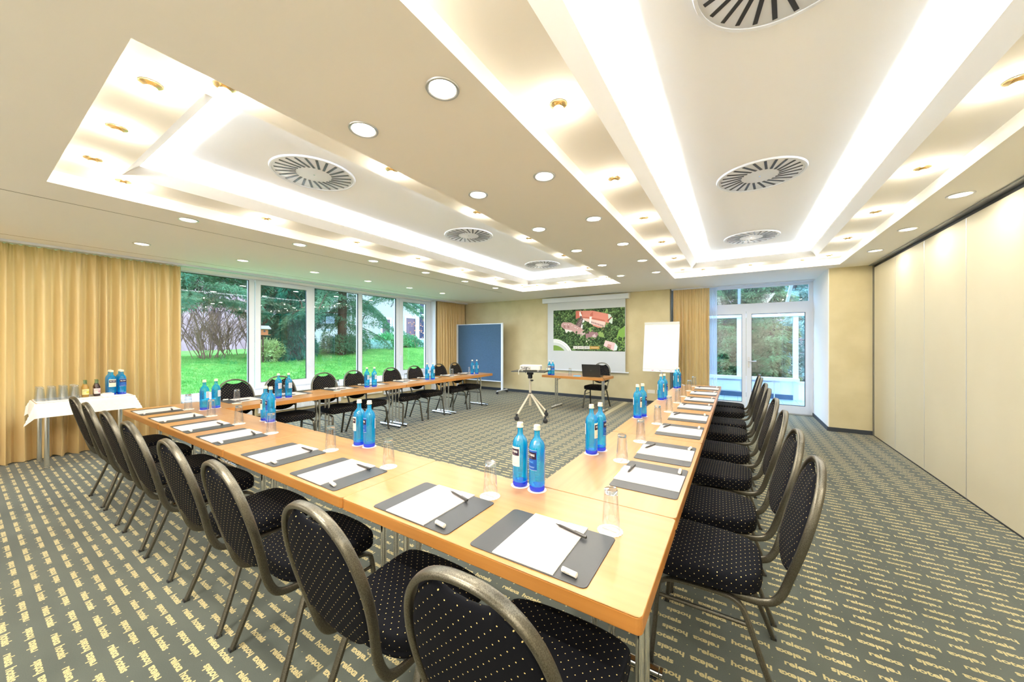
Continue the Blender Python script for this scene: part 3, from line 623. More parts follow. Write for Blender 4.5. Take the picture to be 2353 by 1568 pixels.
# ================================================================ CEILING FITTINGS
vent_slot = box(0.135, 0.30, -0.0095, 0.0095, -0.004, 0.0, 0.0)
vent_plate = lathe([(0.0, -0.002), (0.315, -0.002), (0.318, 0.0), (0.318, 0.004)], 48, cap=False)
vent_ring = lathe([(0.318, 0.006), (0.318, -0.006), (0.332, -0.008), (0.338, 0.006)], 48, cap=False)
vent_screw = lathe([(0.008, -0.0045), (0.008, -0.001)], 10)
vl = [((-3.17, 1.72), 'left tray, nearest the camera'), ((-3.17, 3.87), 'left tray, middle of the three'), ((-3.17, 6.09), 'left tray, farthest'),
      ((0.173, 1.72), 'right tray, cut by the top of the picture'), ((0.173, 3.87), 'right tray, middle of the three'), ((0.173, 6.09), 'right tray, farthest')]
M['vent'] = mat('vent_white', (0.74, 0.77, 0.82), 0.5)
for (x, y), lab in vl:
    t = thing('ceiling_vent', 'round swirl ceiling vent, ' + lab, 'vent', (x, y, UZ - 0.008), 0, 'swirl ceiling vents')
    link('face_plate', vent_plate, 'vent', t); link('rim', vent_ring, 'vent', t); link('screw', vent_screw, 'chrome', t)
    for i in range(24):
        a = 2 * PI * i / 24
        # each slot is skewed from the radius, which gives the swirl
        s = link('slot', vent_slot, 'blackmat', t, loc=(0.018 * math.sin(a), -0.018 * math.cos(a), -0.001), rot=(0, 0, a)); s.rotation_euler[2] = a
        s.location = (-0.055 * math.sin(a) + 0 * math.cos(a), 0.055 * math.cos(a), -0.001); s.rotation_euler[2] = a - 0.10
dl_ring = lathe([(0.063, 0.004), (0.063, -0.004), (0.070, -0.007), (0.077, -0.006), (0.080, -0.0005)], 32, cap=False)
dl_disc = lathe([(0.0, -0.0015), (0.063, -0.0015)], 24, cap=False)
dys = [1.235 + 1.045 * i for i in range(6)]
rows = [(-1.17, 'between the trays, row nearer the right tray'), (-1.77, 'between the trays, row nearer the left tray'), (-4.53, 'row beside the ceiling joint'), (-6.12, 'row nearest the window'), (1.53, 'row beside the folding partition')]
for x, rl in rows:
    for i, y in enumerate(dys if x < 1 else [y for y in dys]):
        if x > 1 and i < 2: continue
        t = thing('downlight', 'round downlight, %s from the camera, %s' % (ORD[i if x < 1 else i - 2], rl), 'ceiling lamp', (x, y, CZ - 0.0005), 0, 'recessed round downlights')
        t.empty_display_size = .05
        link('rim', dl_ring, 'alu', t); link('diffuser', dl_disc, 'lamp', t)
        area('lamp_light', (0, 0, -0.003), (0, 0, 0), 0.11, 0.11, P_DOWN * (0.5 if x > 1 else 1), (1.0, 0.93, 0.82), 'DISK', parent=t)
for x, rl in rows:                                                                    # unseen downlights continuing the grid, added and made stronger to brighten the ceiling
    for i, y in enumerate((0.19, -0.855, -1.75)):
        if x < -4 and i == 0: continue
        t = thing('downlight', 'added fill downlight, unseen behind the camera, %s, %s' % (ORD[i], {-1.17: 'right of the gap centre', -1.77: 'left of the gap centre', -4.53: 'beside the ceiling joint', -6.12: 'window row', 1.53: 'partition row'}[x]), 'ceiling lamp', (x, y, CZ - 0.0005), 0, 'recessed round downlights')
        link('rim', dl_ring, 'alu', t); link('diffuser', dl_disc, 'lamp', t)
        area('lamp_light', (0, 0, -0.003), (0, 0, 0), 0.11, 0.11, P_DOWN * 2.2, (1.0, 0.93, 0.82), 'DISK', parent=t)
sp_plate = lathe([(0.0, 0.0), (0.044, 0.0), (0.047, -0.002), (0.044, -0.004), (0.012, -0.004)], 20, cap=False)
sp_bulb = lathe([(0.006, -0.004), (0.007, -0.012), (0.010, -0.018), (0.008, -0.026), (0.0, -0.030)], 10, cap=False)
sp_ring = lathe([(0.014, -0.004), (0.026, -0.022), (0.028, -0.022), (0.016, -0.004)], 14, cap=False)
sy = [0.735, 1.76, 2.80, 3.85, 4.90, 5.95, 7.00]
for (a, b), tn in zip(TR, ('left', 'right')):
    c = (a + b) / 2
    spots = [((c - 0.99, y), '%s from the camera on its window side' % ORD[i]) for i, y in enumerate(sy)] + [((c + 0.99, y), '%s from the camera on its partition side' % ORD[i]) for i, y in enumerate(sy)]
    spots += [((c + dx, 0.53), 'at its near end, %s' % w) for dx, w in ((-0.66, 'left'), (0.02, 'middle'), (0.70, 'right'))] + [((c + dx, 7.16), 'at its far end, %s' % w) for dx, w in ((-0.68, 'left'), (0.02, 'middle'), (0.70, 'right'))]
    for (x, y), lab in spots:
        t = thing('halogen_spot', 'small halogen spot on the %s tray, %s' % (tn, lab), 'spot lamp', (x, y, PZ - 0.0005), 0, 'small halogen spots on the ceiling trays')
        link('holder', sp_plate, 'gold', t); link('reflector', sp_ring, 'gold', t); link('bulb', sp_bulb, 'tube_w', t)
        l = bpy.data.lights.new('spot_light', 'POINT'); l.energy = P_SPOT; l.color = (1.0, 0.88, 0.70); l.shadow_soft_size = 0.012
        o = bpy.data.objects.new('spot_light', l); COL.objects.link(o); o.parent = t; o.location = (0, 0, -0.045)

# ================================================================ CURTAINS
def curtain(name, label, path, z0, z1, folds, amp, m, seed, group=None, gather=0.5, flare=1.0):
    """path: (x0,y0)->(x1,y1) on plan; folds run along it"""
    rg = random.Random(seed); (x0, y0), (x1, y1) = path; L = math.hypot(x1 - x0, y1 - y0); ux, uy = (x1 - x0) / L, (y1 - y0) / L; nx, ny = -uy, ux
    nu = int(folds * 14); nv = 26; v = []; f = []
    ph = 0; phs = []; am = []
    step = [rg.uniform(0.75, 1.3) for _ in range(folds + 2)]; tot = sum(step[:folds]); acc = 0; knots = [0]
    for s_ in step[:folds]: acc += s_ / tot; knots.append(acc)
    A = [rg.uniform(0.55, 1.1) for _ in range(folds + 1)]; D = [rg.uniform(-0.35, 0.35) for _ in range(folds + 1)]
    for j in range(nv + 1):
        tz = j / nv; z = z1 + (z0 - z1) * tz
        for i in range(nu + 1):
            u = i / nu; k_ = 0
            while k_ < folds - 1 and knots[k_ + 1] < u: k_ += 1
            loc = (u - knots[k_]) / (knots[k_ + 1] - knots[k_]); a = A[k_] * (1 - loc) + A[k_ + 1] * loc
            w = math.sin(2 * PI * loc + D[k_] * tz); w = math.copysign(abs(w) ** 0.8, w)
            hdr = math.exp(-tz * 14)
            small = 0.22 * math.sin(2 * PI * loc * 3 + k_) * hdr
            off = amp * (a * w * (0.55 + 0.45 * min(1, tz * 3)) * (1 - 0.5 * hdr) + small) + 0.01 * math.sin(u * 9 + tz * 2) * flare
            du = 0.010 * math.sin(2 * PI * loc * 2) * L / folds * 6 * tz
            zz = z + (0.006 * math.sin(2 * PI * loc * 2 + k_) if j == 0 else 0) + (0.008 * math.sin(2 * PI * loc + k_ * 1.7) if j == nv else 0)
            s_ = u * L + du; v.append((x0 + ux * s_ + nx * off, y0 + uy * s_ + ny * off, max(zz, 0.004)))
    for j in range(nv):
        for i in range(nu): a = j * (nu + 1) + i; f.append((a, a + nu + 1, a + nu + 2, a + 1))
    me = bpy.data.meshes.new(name); me.from_pydata(v, [], f); me.polygons.foreach_set('use_smooth', [True] * len(f)); me.update()
    t = thing(name, label, 'curtain', ((x0 + x1) / 2, (y0 + y1) / 2, 0), 0, group)
    me.transform(Matrix.Translation((-(x0 + x1) / 2, -(y0 + y1) / 2, 0)))
    link('cloth', me, m, t)
    hem = bpy.data.meshes.new('heading'); vv = []; ff = []
    for i in range(nu + 1):
        p = me.vertices[i].co; vv += [(p.x, p.y, p.z), (p.x, p.y, p.z + 0.004)]
    for i in range(nu): ff.append((2 * i, 2 * i + 1, 2 * i + 3, 2 * i + 2))
    hem.from_pydata(vv, [], ff); hem.update(); link('heading_tape', hem, m, t)
    return t
curtain('curtain', 'long gold satin curtain beside the drinks table', ((-7.29, -1.6), (-7.28, 1.90)), 0.01, 2.617, 28, 0.068, 'curtain', 3)
curtain('curtain', 'gold curtain in the far left corner behind the blue pinboard', ((-7.28, 7.47), (-7.26, 8.66)), 0.01, 2.617, 13, 0.05, 'curtain', 5)
curtain('curtain', 'gold curtain between the flip chart and the garden door', ((-0.50, 8.80), (-1.22, 8.80)), 0.01, 2.62, 10, 0.042, 'curtain', 8)
curtain('sheer_curtain', 'white sheer curtain hanging at the left of the garden door', ((-0.36, 8.86), (-0.52, 8.86)), 0.02, 2.62, 7, 0.045, 'sheer', 9)
for lab, b in (('white curtain rail on the ceiling along the window wall', (-7.31, -7.16, YB, 8.7, CZ - 0.028, CZ - 0.001)), ('white curtain rail on the ceiling in front of the garden door', (-2.0, 1.25, 8.78, 8.90, CZ - 0.024, CZ - 0.001))):
    t = thing('curtain_rail', lab, 'curtain rail'); link('profile', boxes([b], 0.003), 'upvc', t)
    if b[0] < -3: link('glider_slot', boxes([(b[0] + .05, b[0] + .056, b[2], b[3], b[4] - .001, b[4] + .001), (b[0] + .1, b[0] + .106, b[2], b[3], b[4] - .001, b[4] + .001)]), 'groove', t)
    else: link('glider_slot', boxes([(b[0], b[1], b[2] + .05, b[2] + .056, b[4] - .001, b[4] + .001)]), 'groove', t)

# ================================================================ TABLES
TT = 0.052
def tabletop(L, Dp, parent, mtop, medge, axis):
    """L along local x, Dp along local y, top at z=.73"""
    o = link('tabletop', prism(rrect(-L / 2 + .0008, L / 2 - .0008, -Dp / 2 + .0008, Dp / 2 - .0008, 0.016, 4), 0.73 - 0.0035, 0.73, 0.0015, 1), mtop, parent)
    link('edge_band', prism(rrect(-L / 2 + .0008, L / 2 - .0008, -Dp / 2 + .0008, Dp / 2 - .0008, 0.017, 4), 0.73 - TT, 0.73 - 0.0036, 0.003, 2), medge, parent)
foot_m = {}
def tfoot(parent, x, Dp, sgn):
    """T-foot at local x: two chrome uprights, a floor bar with end caps and a folding brace"""
    h = Dp * 0.40
    if 'f' not in foot_m:
        foot_m['f'] = tube([(0, -h, 0.026), (0, h, 0.026)], 0.022, 16); foot_m['c'] = lathe([(0.0225, -0.006), (0.0225, 0.006)], 14)
        foot_m['u'] = lathe([(0.0155, 0.045), (0.0155, 0.676)], 14); foot_m['k'] = lathe([(0.02, 0.040), (0.017, 0.058)], 12); foot_m['p'] = box(-0.03, 0.03, -0.11, 0.11, 0.669, 0.677, 0.002)
        foot_m['g'] = box(-0.018, 0.018, -0.02, 0.02, 0.0, 0.006, 0.001)
    f = link('foot_bar', foot_m['f'], 'chrome', parent, loc=(x, 0, 0))
    for s in (-1, 1):
        link('end_cap', foot_m['c'], 'chrome', f, loc=(0, s * h, 0.026), rot=(PI / 2, 0, 0)); link('glide', foot_m['g'], 'dark', f, loc=(0, s * h * .85, 0))
    for s in (-1, 1):
        u = link('leg', foot_m['u'], 'chrome', parent, loc=(x, s * 0.042, 0)); link('collar', foot_m['k'], 'chrome', u)
    link('top_plate', foot_m['p'], 'dark', parent, loc=(x, 0, 0))
    link('folding_brace', tube([(x, 0, 0.60), (x + sgn * 0.05, 0, 0.62), (x + sgn * 0.17, 0, 0.674)], 0.007, 8), 'chrome', parent)
def table(label, x0, x1, y0, y1, feet, group):
    """feet: positions along the long axis (world)"""
    alongx = (x1 - x0) > (y1 - y0); cx, cyy = (x0 + x1) / 2, (y0 + y1) / 2
    t = thing('conference_table', label, 'table', (cx, cyy, 0), 0 if alongx else PI / 2, group)
    L, Dp = ((x1 - x0), (y1 - y0)) if alongx else ((y1 - y0), (x1 - x0))
    tabletop(L, Dp, t, 'beech', 'edge', 'X')
    c = cx if alongx else cyy
    for f in feet: tfoot(t, f - c, Dp, -1 if f > c else 1)
    return t
NX = [-0.21, -1.555, -2.915, -4.31, -5.51]
for i, w in enumerate(('at the front right corner of the U', 'second from the right', 'third from the right', 'at the front left corner of the U')):
    feet = [(-0.275, -1.42), (-1.60, -2.82), (-2.97, -4.16), (-4.40, -5.42)][i]
    table('beech conference table of the near row, ' + w, NX[i + 1], NX[i], 0.97, 1.59, feet, 'beech conference tables set in a U')
LYS = [1.593, 2.855, 4.12, 5.385, 6.63]
for i in range(4):
    table('beech conference table of the window row, %s from the camera' % ORD[i], -5.36, -4.72, LYS[i], LYS[i + 1], (LYS[i] + (0.14 if i == 0 else .07), LYS[i + 1] - (.10 if i == 3 else .07)), 'beech conference tables set in a U')
RYS = [1.593, 2.87, 4.14, 5.41, 6.68]
for i in range(4):
    table('beech conference table of the right row, %s from the camera' % ORD[i], -0.855, -0.21, RYS[i], RYS[i + 1], (RYS[i] + .045, RYS[i + 1] - .10), 'beech conference tables set in a U')
lt = table('short beech table carrying the laptop below the projection screen', -3.60, -2.21, 6.88, 7.52, (-3.40, -2.33), 'beech conference tables set in a U')
lt.rotation_euler = (0, 0, math.radians(-2))

# ================================================================ CHAIRS
def seat_mesh():
    def outline(s):                                                                   # rounded trapezoid, wider in front
        pts = [(-0.205, 0.235), (-0.12, 0.258), (0, 0.264), (0.12, 0.258), (0.205, 0.235), (0.222, 0.19), (0.218, 0.08), (0.205, -0.05), (0.175, -0.125), (0.11, -0.158), (0, -0.166), (-0.11, -0.158), (-0.175, -0.125), (-0.205, -0.05), (-0.218, 0.08), (-0.222, 0.19)]
        P = [Vector((x, y, 0)) for x, y in pts]; n = len(P); o = []
        for i in range(n):
            a, b, c, d = P[i - 1], P[i], P[(i + 1) % n], P[(i + 2) % n]
            for k_ in range(3):
                t = k_ / 3; o.append(0.5 * ((2 * b) + (c - a) * t + (2 * a - 5 * b + 4 * c - d) * t * t + (3 * b - a - 3 * c + d) * t ** 3))
        return [(q.x * s, 0.05 + (q.y - 0.05) * s) for q in o]
    prof = [(0.90, 0.412), (0.965, 0.414), (0.99, 0.422), (1.0, 0.434), (0.985, 0.4405), (1.0, 0.447), (1.0, 0.468), (0.988, 0.481), (0.96, 0.4885), (0.90, 0.492), (0.7, 0.4955), (0.3, 0.497)]
    bm = bmesh.new(); rings = []
    for s, z in prof: rings.append([bm.verts.new((x, y, z + 0.010 * (y > 0.2) * 0 - 0.006 * max(0, (y - 0.15)) * 3)) for x, y in outline(s)])
    n = len(rings[0])
    for a, b in zip(rings, rings[1:]):
        for i in range(n): j = (i + 1) % n; bm.faces.new((a[i], a[j], b[j], b[i]))
    bm.faces.new(rings[0][::-1]); bm.faces.new(rings[-1])
    return sm(mesh(bm), 60)
SL = 0.26                                                                             # backward slope of the back
hoop_half = [(0.0, 0.945), (0.055, 0.940), (0.105, 0.922), (0.150, 0.888), (0.180, 0.845), (0.200, 0.79), (0.209, 0.73), (0.207, 0.67), (0.197, 0.61), (0.184, 0.555), (0.174, 0.505)]
hoop_half = [(x * 0.975, 0.505 + (z - 0.505) * 1.045) for x, z in hoop_half]
def yb(z): return -0.235 - (z - 0.49) * SL
def hoop_mesh():
    half = [(x, yb(z), z) for x, z in hoop_half] + [(0.168, -0.222, 0.455), (0.166, -0.195, 0.415), (0.166, -0.150, 0.398), (0.166, -0.09, 0.396), (0.166, 0.02, 0.400)]
    full = [(-x, y, z) for x, y, z in half[:0:-1]] + half
    return sweep(smoothpath(full, 4), 0.0155, 0.0095, (0, 1, 0.3), 12, 3.0)
def back_pad():
    """egg-shaped pad inside the hoop, its top edge scooped for the hand hold"""
    inner = [(x - 0.012, z - 0.010) for x, z in hoop_half[2:]]
    right = [(0.0, 0.911), (0.045, 0.916), (0.080, 0.931)] + inner[0:-1] + [(0.150, 0.552), (0.105, 0.525), (0.05, 0.511), (0.0, 0.507)]
    P = [Vector((x, z, 0)) for x, z in right] ; sp = smoothpath([(p.x, p.y, 0) for p in P], 3)
    pts = [(p.x, p.y) for p in sp] + [(-p.x, p.y) for p in sp[-2:0:-1]]
    cz = 0.70; bm = bmesh.new(); rings = []
    for s, d in ((0.3, 0.021), (0.7, 0.0195), (0.9, 0.016), (0.97, 0.010), (1.0, 0.002), (1.0, -0.003), (0.97, -0.010), (0.9, -0.0145), (0.7, -0.017), (0.3, -0.018)):
        rings.append([bm.verts.new((x * s, yb(cz + (z - cz) * s) + d * 0.96, cz + (z - cz) * s + d * 0.29)) for x, z in pts])
    n = len(pts)
    for a, b in zip(rings, rings[1:]):
        for i in range(n): j = (i + 1) % n; bm.faces.new((a[i], a[j], b[j], b[i]))
    bm.faces.new(rings[0][::-1]); bm.faces.new(rings[-1]); bmesh.ops.recalc_face_normals(bm, faces=bm.faces)
    return sm(mesh(bm), 60)
me_seat, me_hoop, me_pad = seat_mesh(), hoop_mesh(), back_pad()
me_pan = box(-0.17, 0.17, -0.12, 0.2, 0.398, 0.412, 0.004)
def side(s):
    f = smoothpath([(s * 0.186, 0.07, 0.394), (s * 0.188, 0.17, 0.388), (s * 0.19, 0.215, 0.372), (s * 0.193, 0.235, 0.335), (s * 0.21, 0.248, 0.16), (s * 0.226, 0.262, 0.002)], 4)
    r = smoothpath([(s * 0.186, 0.07, 0.394), (s * 0.186, -0.03, 0.394), (s * 0.188, -0.075, 0.378), (s * 0.192, -0.102, 0.335), (s * 0.209, -0.16, 0.17), (s * 0.226, -0.222, 0.002)], 4)
    return sweep(f, 0.0150, 0.0105, (1, 0, 0), 8, 2.8), sweep(r, 0.0150, 0.0105, (1, 0, 0), 8, 2.8), tube([(s * 0.196, 0.238, 0.305), (s * 0.196, -0.112, 0.305)], 0.0085, 8), box(s * 0.226 - 0.013, s * 0.226 + 0.013, -0.012, 0.012, 0.0, 0.012, 0.003)
sides = [side(-1), side(1)]
me_screw = lathe([(0.006, 0), (0.006, 0.004)], 8)
ch0 = thing('banquet_chair', 'x', 'chair')
link('seat', me_seat, 'seatcloth', ch0); link('seat_pan', me_pan, 'dark', ch0); link('backrest', me_pad, 'backcloth', ch0); link('back_frame', me_hoop, 'frame', ch0)
for fr, rr, st, gl in sides:
    for q, yy in ((fr, 0.262), (rr, -0.222)):
        l = link('leg', q, 'frame', ch0); link('glide', gl, 'dark', l, loc=(0, yy, 0))
    link('stretcher', st, 'frame', ch0)
used = [False]
def chair(x, y, rz, label, group):
    if not used[0]:
        used[0] = True; ch0.location = (x, y, 0); ch0.rotation_euler = (0, 0, rz); ch0['label'] = label; ch0['group'] = group; return ch0
    return dup(ch0, (x, y, 0), rz, label, group)
g = 'black gold-dotted banquet chairs around the U of tables'
rj = random.Random(11)
ncx = [-0.495, -1.085, -1.785, -2.39, -3.14, -3.725, -4.375, -4.935]
for i, x in enumerate(ncx): chair(x, 0.925, math.radians((2, 0, -1, 0, 1, 0, -1, 1)[i]), 'black gold-dotted banquet chair, %s from the right in the near row' % ORD[i], g)
rcy = [1.93, 2.48, 3.14, 3.78, 4.55, 5.08, 5.90, 6.45]
for i, y in enumerate(rcy): chair(-0.07, y, PI / 2 + math.radians((0, 2, -1, 1, 0, 2, -1, 0)[i]), 'black gold-dotted banquet chair, %s from the camera beside the folding partition' % ORD[i], g)
lcy = [1.97, 2.47, 3.12, 3.65, 4.40, 4.98, 5.68, 6.20]
for i, y in enumerate(lcy): chair(-5.14, y, -PI / 2 + math.radians((3, -2, 0, 2, -1, 1, 0, 2)[i]), 'black gold-dotted banquet chair, %s from the camera under the window' % ORD[i], g)
chair(-2.62, 7.66, PI, 'black banquet chair standing behind the laptop table', g)

# ================================================================ PLACE SETTINGS
TZ = 0.7302
me_mat = prism(rrect(-0.22, 0.22, -0.16, 0.16, 0.018, 5), 0, 0.003, 0.001, 1)
me_matrim = prism(rrect(-0.213, 0.213, -0.153, 0.153, 0.014, 5), 0.003, 0.0032)
def uvquad(w, h, z, curl=0.0):
    bm = bmesh.new(); uv = bm.loops.layers.uv.new('UVMap'); n = 6; g = [[bm.verts.new((-w / 2 + w * i / n, -h / 2 + h * j / n, z + curl * (max(0, 0.5 - j / n) * 2) ** 3)) for i in range(n + 1)] for j in range(n + 1)]
    for j in range(n):
        for i in range(n):
            f = bm.faces.new((g[j][i], g[j][i + 1], g[j + 1][i + 1], g[j + 1][i]))
            for lp, (a, b) in zip(f.loops, ((i, j), (i + 1, j), (i + 1, j + 1), (i, j + 1))): lp[uv].uv = (a / n, b / n)
    return mesh(bm)
me_sheet = uvquad(0.228, 0.322, 0.0038); me_block = box(-0.114, 0.114, -0.161, 0.161, 0, 0.0036)
me_penb = lathe([(0.0008, 0.0), (0.0022, 0.010), (0.0048, 0.022), (0.0052, 0.075), (0.0055, 0.135), (0.0045, 0.141), (0.0, 0.143)], 12)
me_penc = box(-0.0028, 0.0028, 0.0045, 0.0095, 0.085, 0.137, 0.0008)
def candy_mesh():
    bm = bmesh.new(); uv = bm.loops.layers.uv.new('UVMap'); n = 16; L = 0.05; r = 0.0085
    R = [[bm.verts.new((x, r * q * math.cos(2 * PI * i / n), r * q * math.sin(2 * PI * i / n) + r)) for i in range(n)] for x, q in ((-L / 2 - .001, .8), (-L / 2, 1), (L / 2, 1), (L / 2 + .001, .8))]
    for a in range(3):
        for i in range(n):
            j = (i + 1) % n; f = bm.faces.new((R[a][i], R[a + 1][i], R[a + 1][j], R[a][j]))
            for lp, (s_, t_) in zip(f.loops, ((a, i), (a + 1, i), (a + 1, i + 1), (a, i + 1))): lp[uv].uv = ((s_ - 1) if 0 < s_ < 3 else (0 if s_ < 1 else 1), (t_ * 3 / n) % 1.0001)
    bm.faces.new(R[0][::-1]); bm.faces.new(R[-1]); bmesh.ops.recalc_face_normals(bm, faces=bm.faces); return sm(mesh(bm), 50)
me_candy = candy_mesh(); me_cend = lathe([(0.0055, -0.0012), (0.004, 0.0), (0.0, 0.0005)], 12)
def coaster_mesh(r, scal):
    bm = bmesh.new(); uv = bm.loops.layers.uv.new('UVMap'); n = 80
    pts = [((r + scal * abs(math.sin(10 * 2 * PI * i / n))) * math.cos(2 * PI * i / n), (r + scal * abs(math.sin(10 * 2 * PI * i / n))) * math.sin(2 * PI * i / n)) for i in range(n)]
    lo = [bm.verts.new((x, y, 0)) for x, y in pts]; hi = [bm.verts.new((x, y, 0.0012)) for x, y in pts]; c = bm.verts.new((0, 0, 0.0012)); R = r + scal
    for i in range(n):
        j = (i + 1) % n; bm.faces.new((lo[i], lo[j], hi[j], hi[i])); f = bm.faces.new((c, hi[i], hi[j]))
        for lp in f.loops: lp[uv].uv = (lp.vert.co.x / R / 2 + .5, lp.vert.co.y / R / 2 + .5)
    return mesh(bm)
me_coast = coaster_mesh(0.046, 0.003); me_coastp = coaster_mesh(0.046, 0.0005)
GZ = 0.0013
me_glass = lathe([(0.0350, 0.0), (0.0352, 0.002), (0.0335, 0.03), (0.0300, 0.09), (0.0265, 0.145), (0.0258, 0.158), (0.0245, 0.163), (0.0, 0.164)], 28, cap=False)
me_gin = lathe([(0.0335, 0.001), (0.0322, 0.03), (0.0287, 0.09), (0.0250, 0.140), (0.0, 0.143)], 28, cap=False)
me_gbase = lathe([(0.0, 0.145), (0.0245, 0.145), (0.0248, 0.157), (0.0235, 0.161), (0.0, 0.1615)], 24, cap=False)
me_grim = lathe([(0.0335, 0.0), (0.0352, 0.0), (0.0352, 0.0022), (0.0335, 0.0018)], 28, cap=False)
proto = {}
def first(key, build, loc, rz, label, group):
    if key not in proto: o = proto[key] = build(); o.location = loc; o.rotation_euler = (0, 0, rz); o['label'] = label; o['group'] = group; return o
    return dup(proto[key], loc, rz, label, group)
def b_mat():
    t = thing('desk_pad', '', 'desk pad'); link('pad_body', me_mat, 'matpad', t); link('pad_surface', me_matrim, 'matpad', t); return t
def b_pad():
    t = thing('notepad', '', 'notepad'); link('paper_block', me_block, 'paper', t); link('top_sheet', me_sheet, 'padprint', t); return t
def b_pen():
    t = thing('ballpoint_pen', '', 'pen'); a = link('barrel', me_penb, 'pen', t, rot=(0, PI / 2, 0), loc=(-0.07, 0, 0.0056)); c = link('clip', me_penc, 'pen', t, rot=(0, PI / 2, 0), loc=(-0.07, 0, 0.0056)); c.rotation_euler = (-PI / 2, 0, -PI / 2); c.rotation_euler = (0, PI / 2, 0)
    return t
def b_candy():
    t = thing('mint_roll', '', 'mint roll'); link('wrapper', me_candy, 'candy', t)
    for s in (-1, 1): link('twisted_end', me_cend, 'paper', t, loc=(s * 0.0262, 0, 0.0085), rot=(0, s * PI / 2, 0))
    return t
def b_coast():
    return tag(link('paper_coaster', me_coast, 'coaster'), '', 'coaster')
def b_coastp():
    return tag(link('paper_coaster', me_coastp, 'card'), '', 'coaster')
def b_glass():
    t = thing('drinking_glass', '', 'glass'); link('glass_wall', me_glass, 'tumbler', t); link('inner_wall', me_gin, 'tumbler', t); link('thick_base', me_gbase, 'base_glass', t); link('rim', me_grim, 'tumbler', t); return t
def lab_mesh(r, z0, z1, half, n=10):
    bm = bmesh.new(); uv = bm.loops.layers.uv.new('UVMap'); v = [[bm.verts.new((r * math.sin(a), -r * math.cos(a), z)) for z in (z0, z1)] for a in [-half + 2 * half * i / n for i in range(n + 1)]]
    for i in range(n):
        f = bm.faces.new((v[i][0], v[i + 1][0], v[i + 1][1], v[i][1]))
        for lp, (a, b) in zip(f.loops, ((i, 0), (i + 1, 0), (i + 1, 1), (i, 1))): lp[uv].uv = (a / n, b)
    return sm(mesh(bm), 80)
BR = 0.0395
me_bot = lathe([(0.036, 0.024), (0.0385, 0.027), (BR, 0.034), (BR, 0.048), (BR - .0012, 0.051), (BR, 0.055), (BR, 0.205), (0.0375, 0.222), (0.032, 0.237), (0.0235, 0.248), (0.0165, 0.256), (0.0140, 0.264), (0.0135, 0.296)], 28, cap=False)
me_bbase = lathe([(0.0, 0.003), (0.030, 0.0005), (0.036, 0.003), (0.0385, 0.012), (0.0375, 0.021), (0.036, 0.024), (0.02, 0.020), (0, 0.017)], 28, cap=False)
me_bridge = lathe([(0.0300, 0.2405), (0.0305, 0.2425), (0.0275, 0.2455)], 24, cap=False)
me_cap = lathe([(0.0155, 0.293), (0.0175, 0.295), (0.0175, 0.300), (0.0158, 0.302), (0.0158, 0.3155), (0.0145, 0.318), (0, 0.3185)], 24, cap=False)
me_lab, me_labb = lab_mesh(BR + .0004, 0.105, 0.202, 0.95), lab_mesh(BR + .0003, 0.125, 0.195, 0.62)
me_water = lathe([(0.0, 0.242), (0.027, 0.2415)], 20, cap=False)
def b_bottle(kind):
    def f():
        t = thing('water_bottle', '', 'bottle'); link('glass_body', me_bot, 'bottle', t); link('thick_base', me_bbase, 'bottle_base', t); link('screw_cap', me_cap, 'cap', t)
        link('shoulder_ring', me_bridge, 'chrome', t) if False else None
        link('front_label', me_lab if kind == 's' else LC, 'lab_s' if kind == 's' else 'lab_c', t)
        link('back_label', me_labb if kind == 's' else LB, 'lab_b' if kind == 's' else 'lab_b', t, rot=(0, 0, PI)); return t
    return f
LC, LB = me_lab.copy(), me_labb.copy()
if LC.materials: LC.materials.clear()
G = dict(mat='anthracite desk pads on the U of tables', pad='white notepads on the desk pads', pen='black ballpoint pens on the notepads', candy='white mint rolls on the desk pads', coast='paper coasters under the glasses', glass='upturned drinking glasses', bot='blue glass water bottles', bco='paper coasters under the bottles')
def rot2(x, y, a): return x * math.cos(a) - y * math.sin(a), x * math.sin(a) + y * math.cos(a)
def place(cx, cyy, rz, where, i):
    r_ = random.Random(i * 13 + int(cx * 10) + 5); j = r_.uniform(-0.012, 0.012)
    def at(x, y): a, b = rot2(x, y, rz); return cx + a, cyy + b
    first('mat', b_mat, (cx, cyy, TZ), rz + j, 'anthracite desk pad, ' + where, G['mat'])
    first('pad', b_pad, (*at(-0.012 + j, 0.004), TZ + 0.0034), rz + j * 1.5, 'white lined notepad, ' + where, G['pad'])
    first('pen', b_pen, (*at(0.055 + r_.uniform(-.012, .012), 0.105 + r_.uniform(-.01, .01)), TZ + 0.0075), rz + math.radians(-9 + r_.uniform(-8, 8)), 'black ballpoint pen, ' + where, G['pen'])
    first('candy', b_candy, (*at(0.155 + r_.uniform(-.01, .01), -0.125), TZ + 0.0036), rz + math.radians(-5 + r_.uniform(-10, 10)), 'white mint roll, ' + where, G['candy'])
    gx, gy = at(0.175 + r_.uniform(-.02, .015), 0.205)
    first('coast', b_coast, (gx, gy, TZ), rz + r_.uniform(-.25, .1), 'scalloped paper coaster, ' + where, G['coast'])
    first('glass', b_glass, (gx + .004, gy - .002, TZ + GZ), 0, 'upturned clear glass, ' + where, G['glass'])
for i, x in enumerate([-0.595, -1.14, -1.87, -2.485, -3.28, -3.88, -4.52, -5.14]): place(x, 1.152, 0, '%s place from the right in the near row' % ORD[i], i)
for i, y in enumerate([2.0, 2.50, 3.175, 3.785, 4.43, 5.01, 5.65, 6.27]): place(-0.39, y, PI / 2, '%s place from the camera in the right row' % ORD[i], i + 10)
for i, y in enumerate([1.955, 2.50, 3.22, 3.80, 4.50, 5.08, 5.72, 6.28]): place(-5.19, y, -PI / 2, '%s place from the camera in the window row' % ORD[i], i + 20)
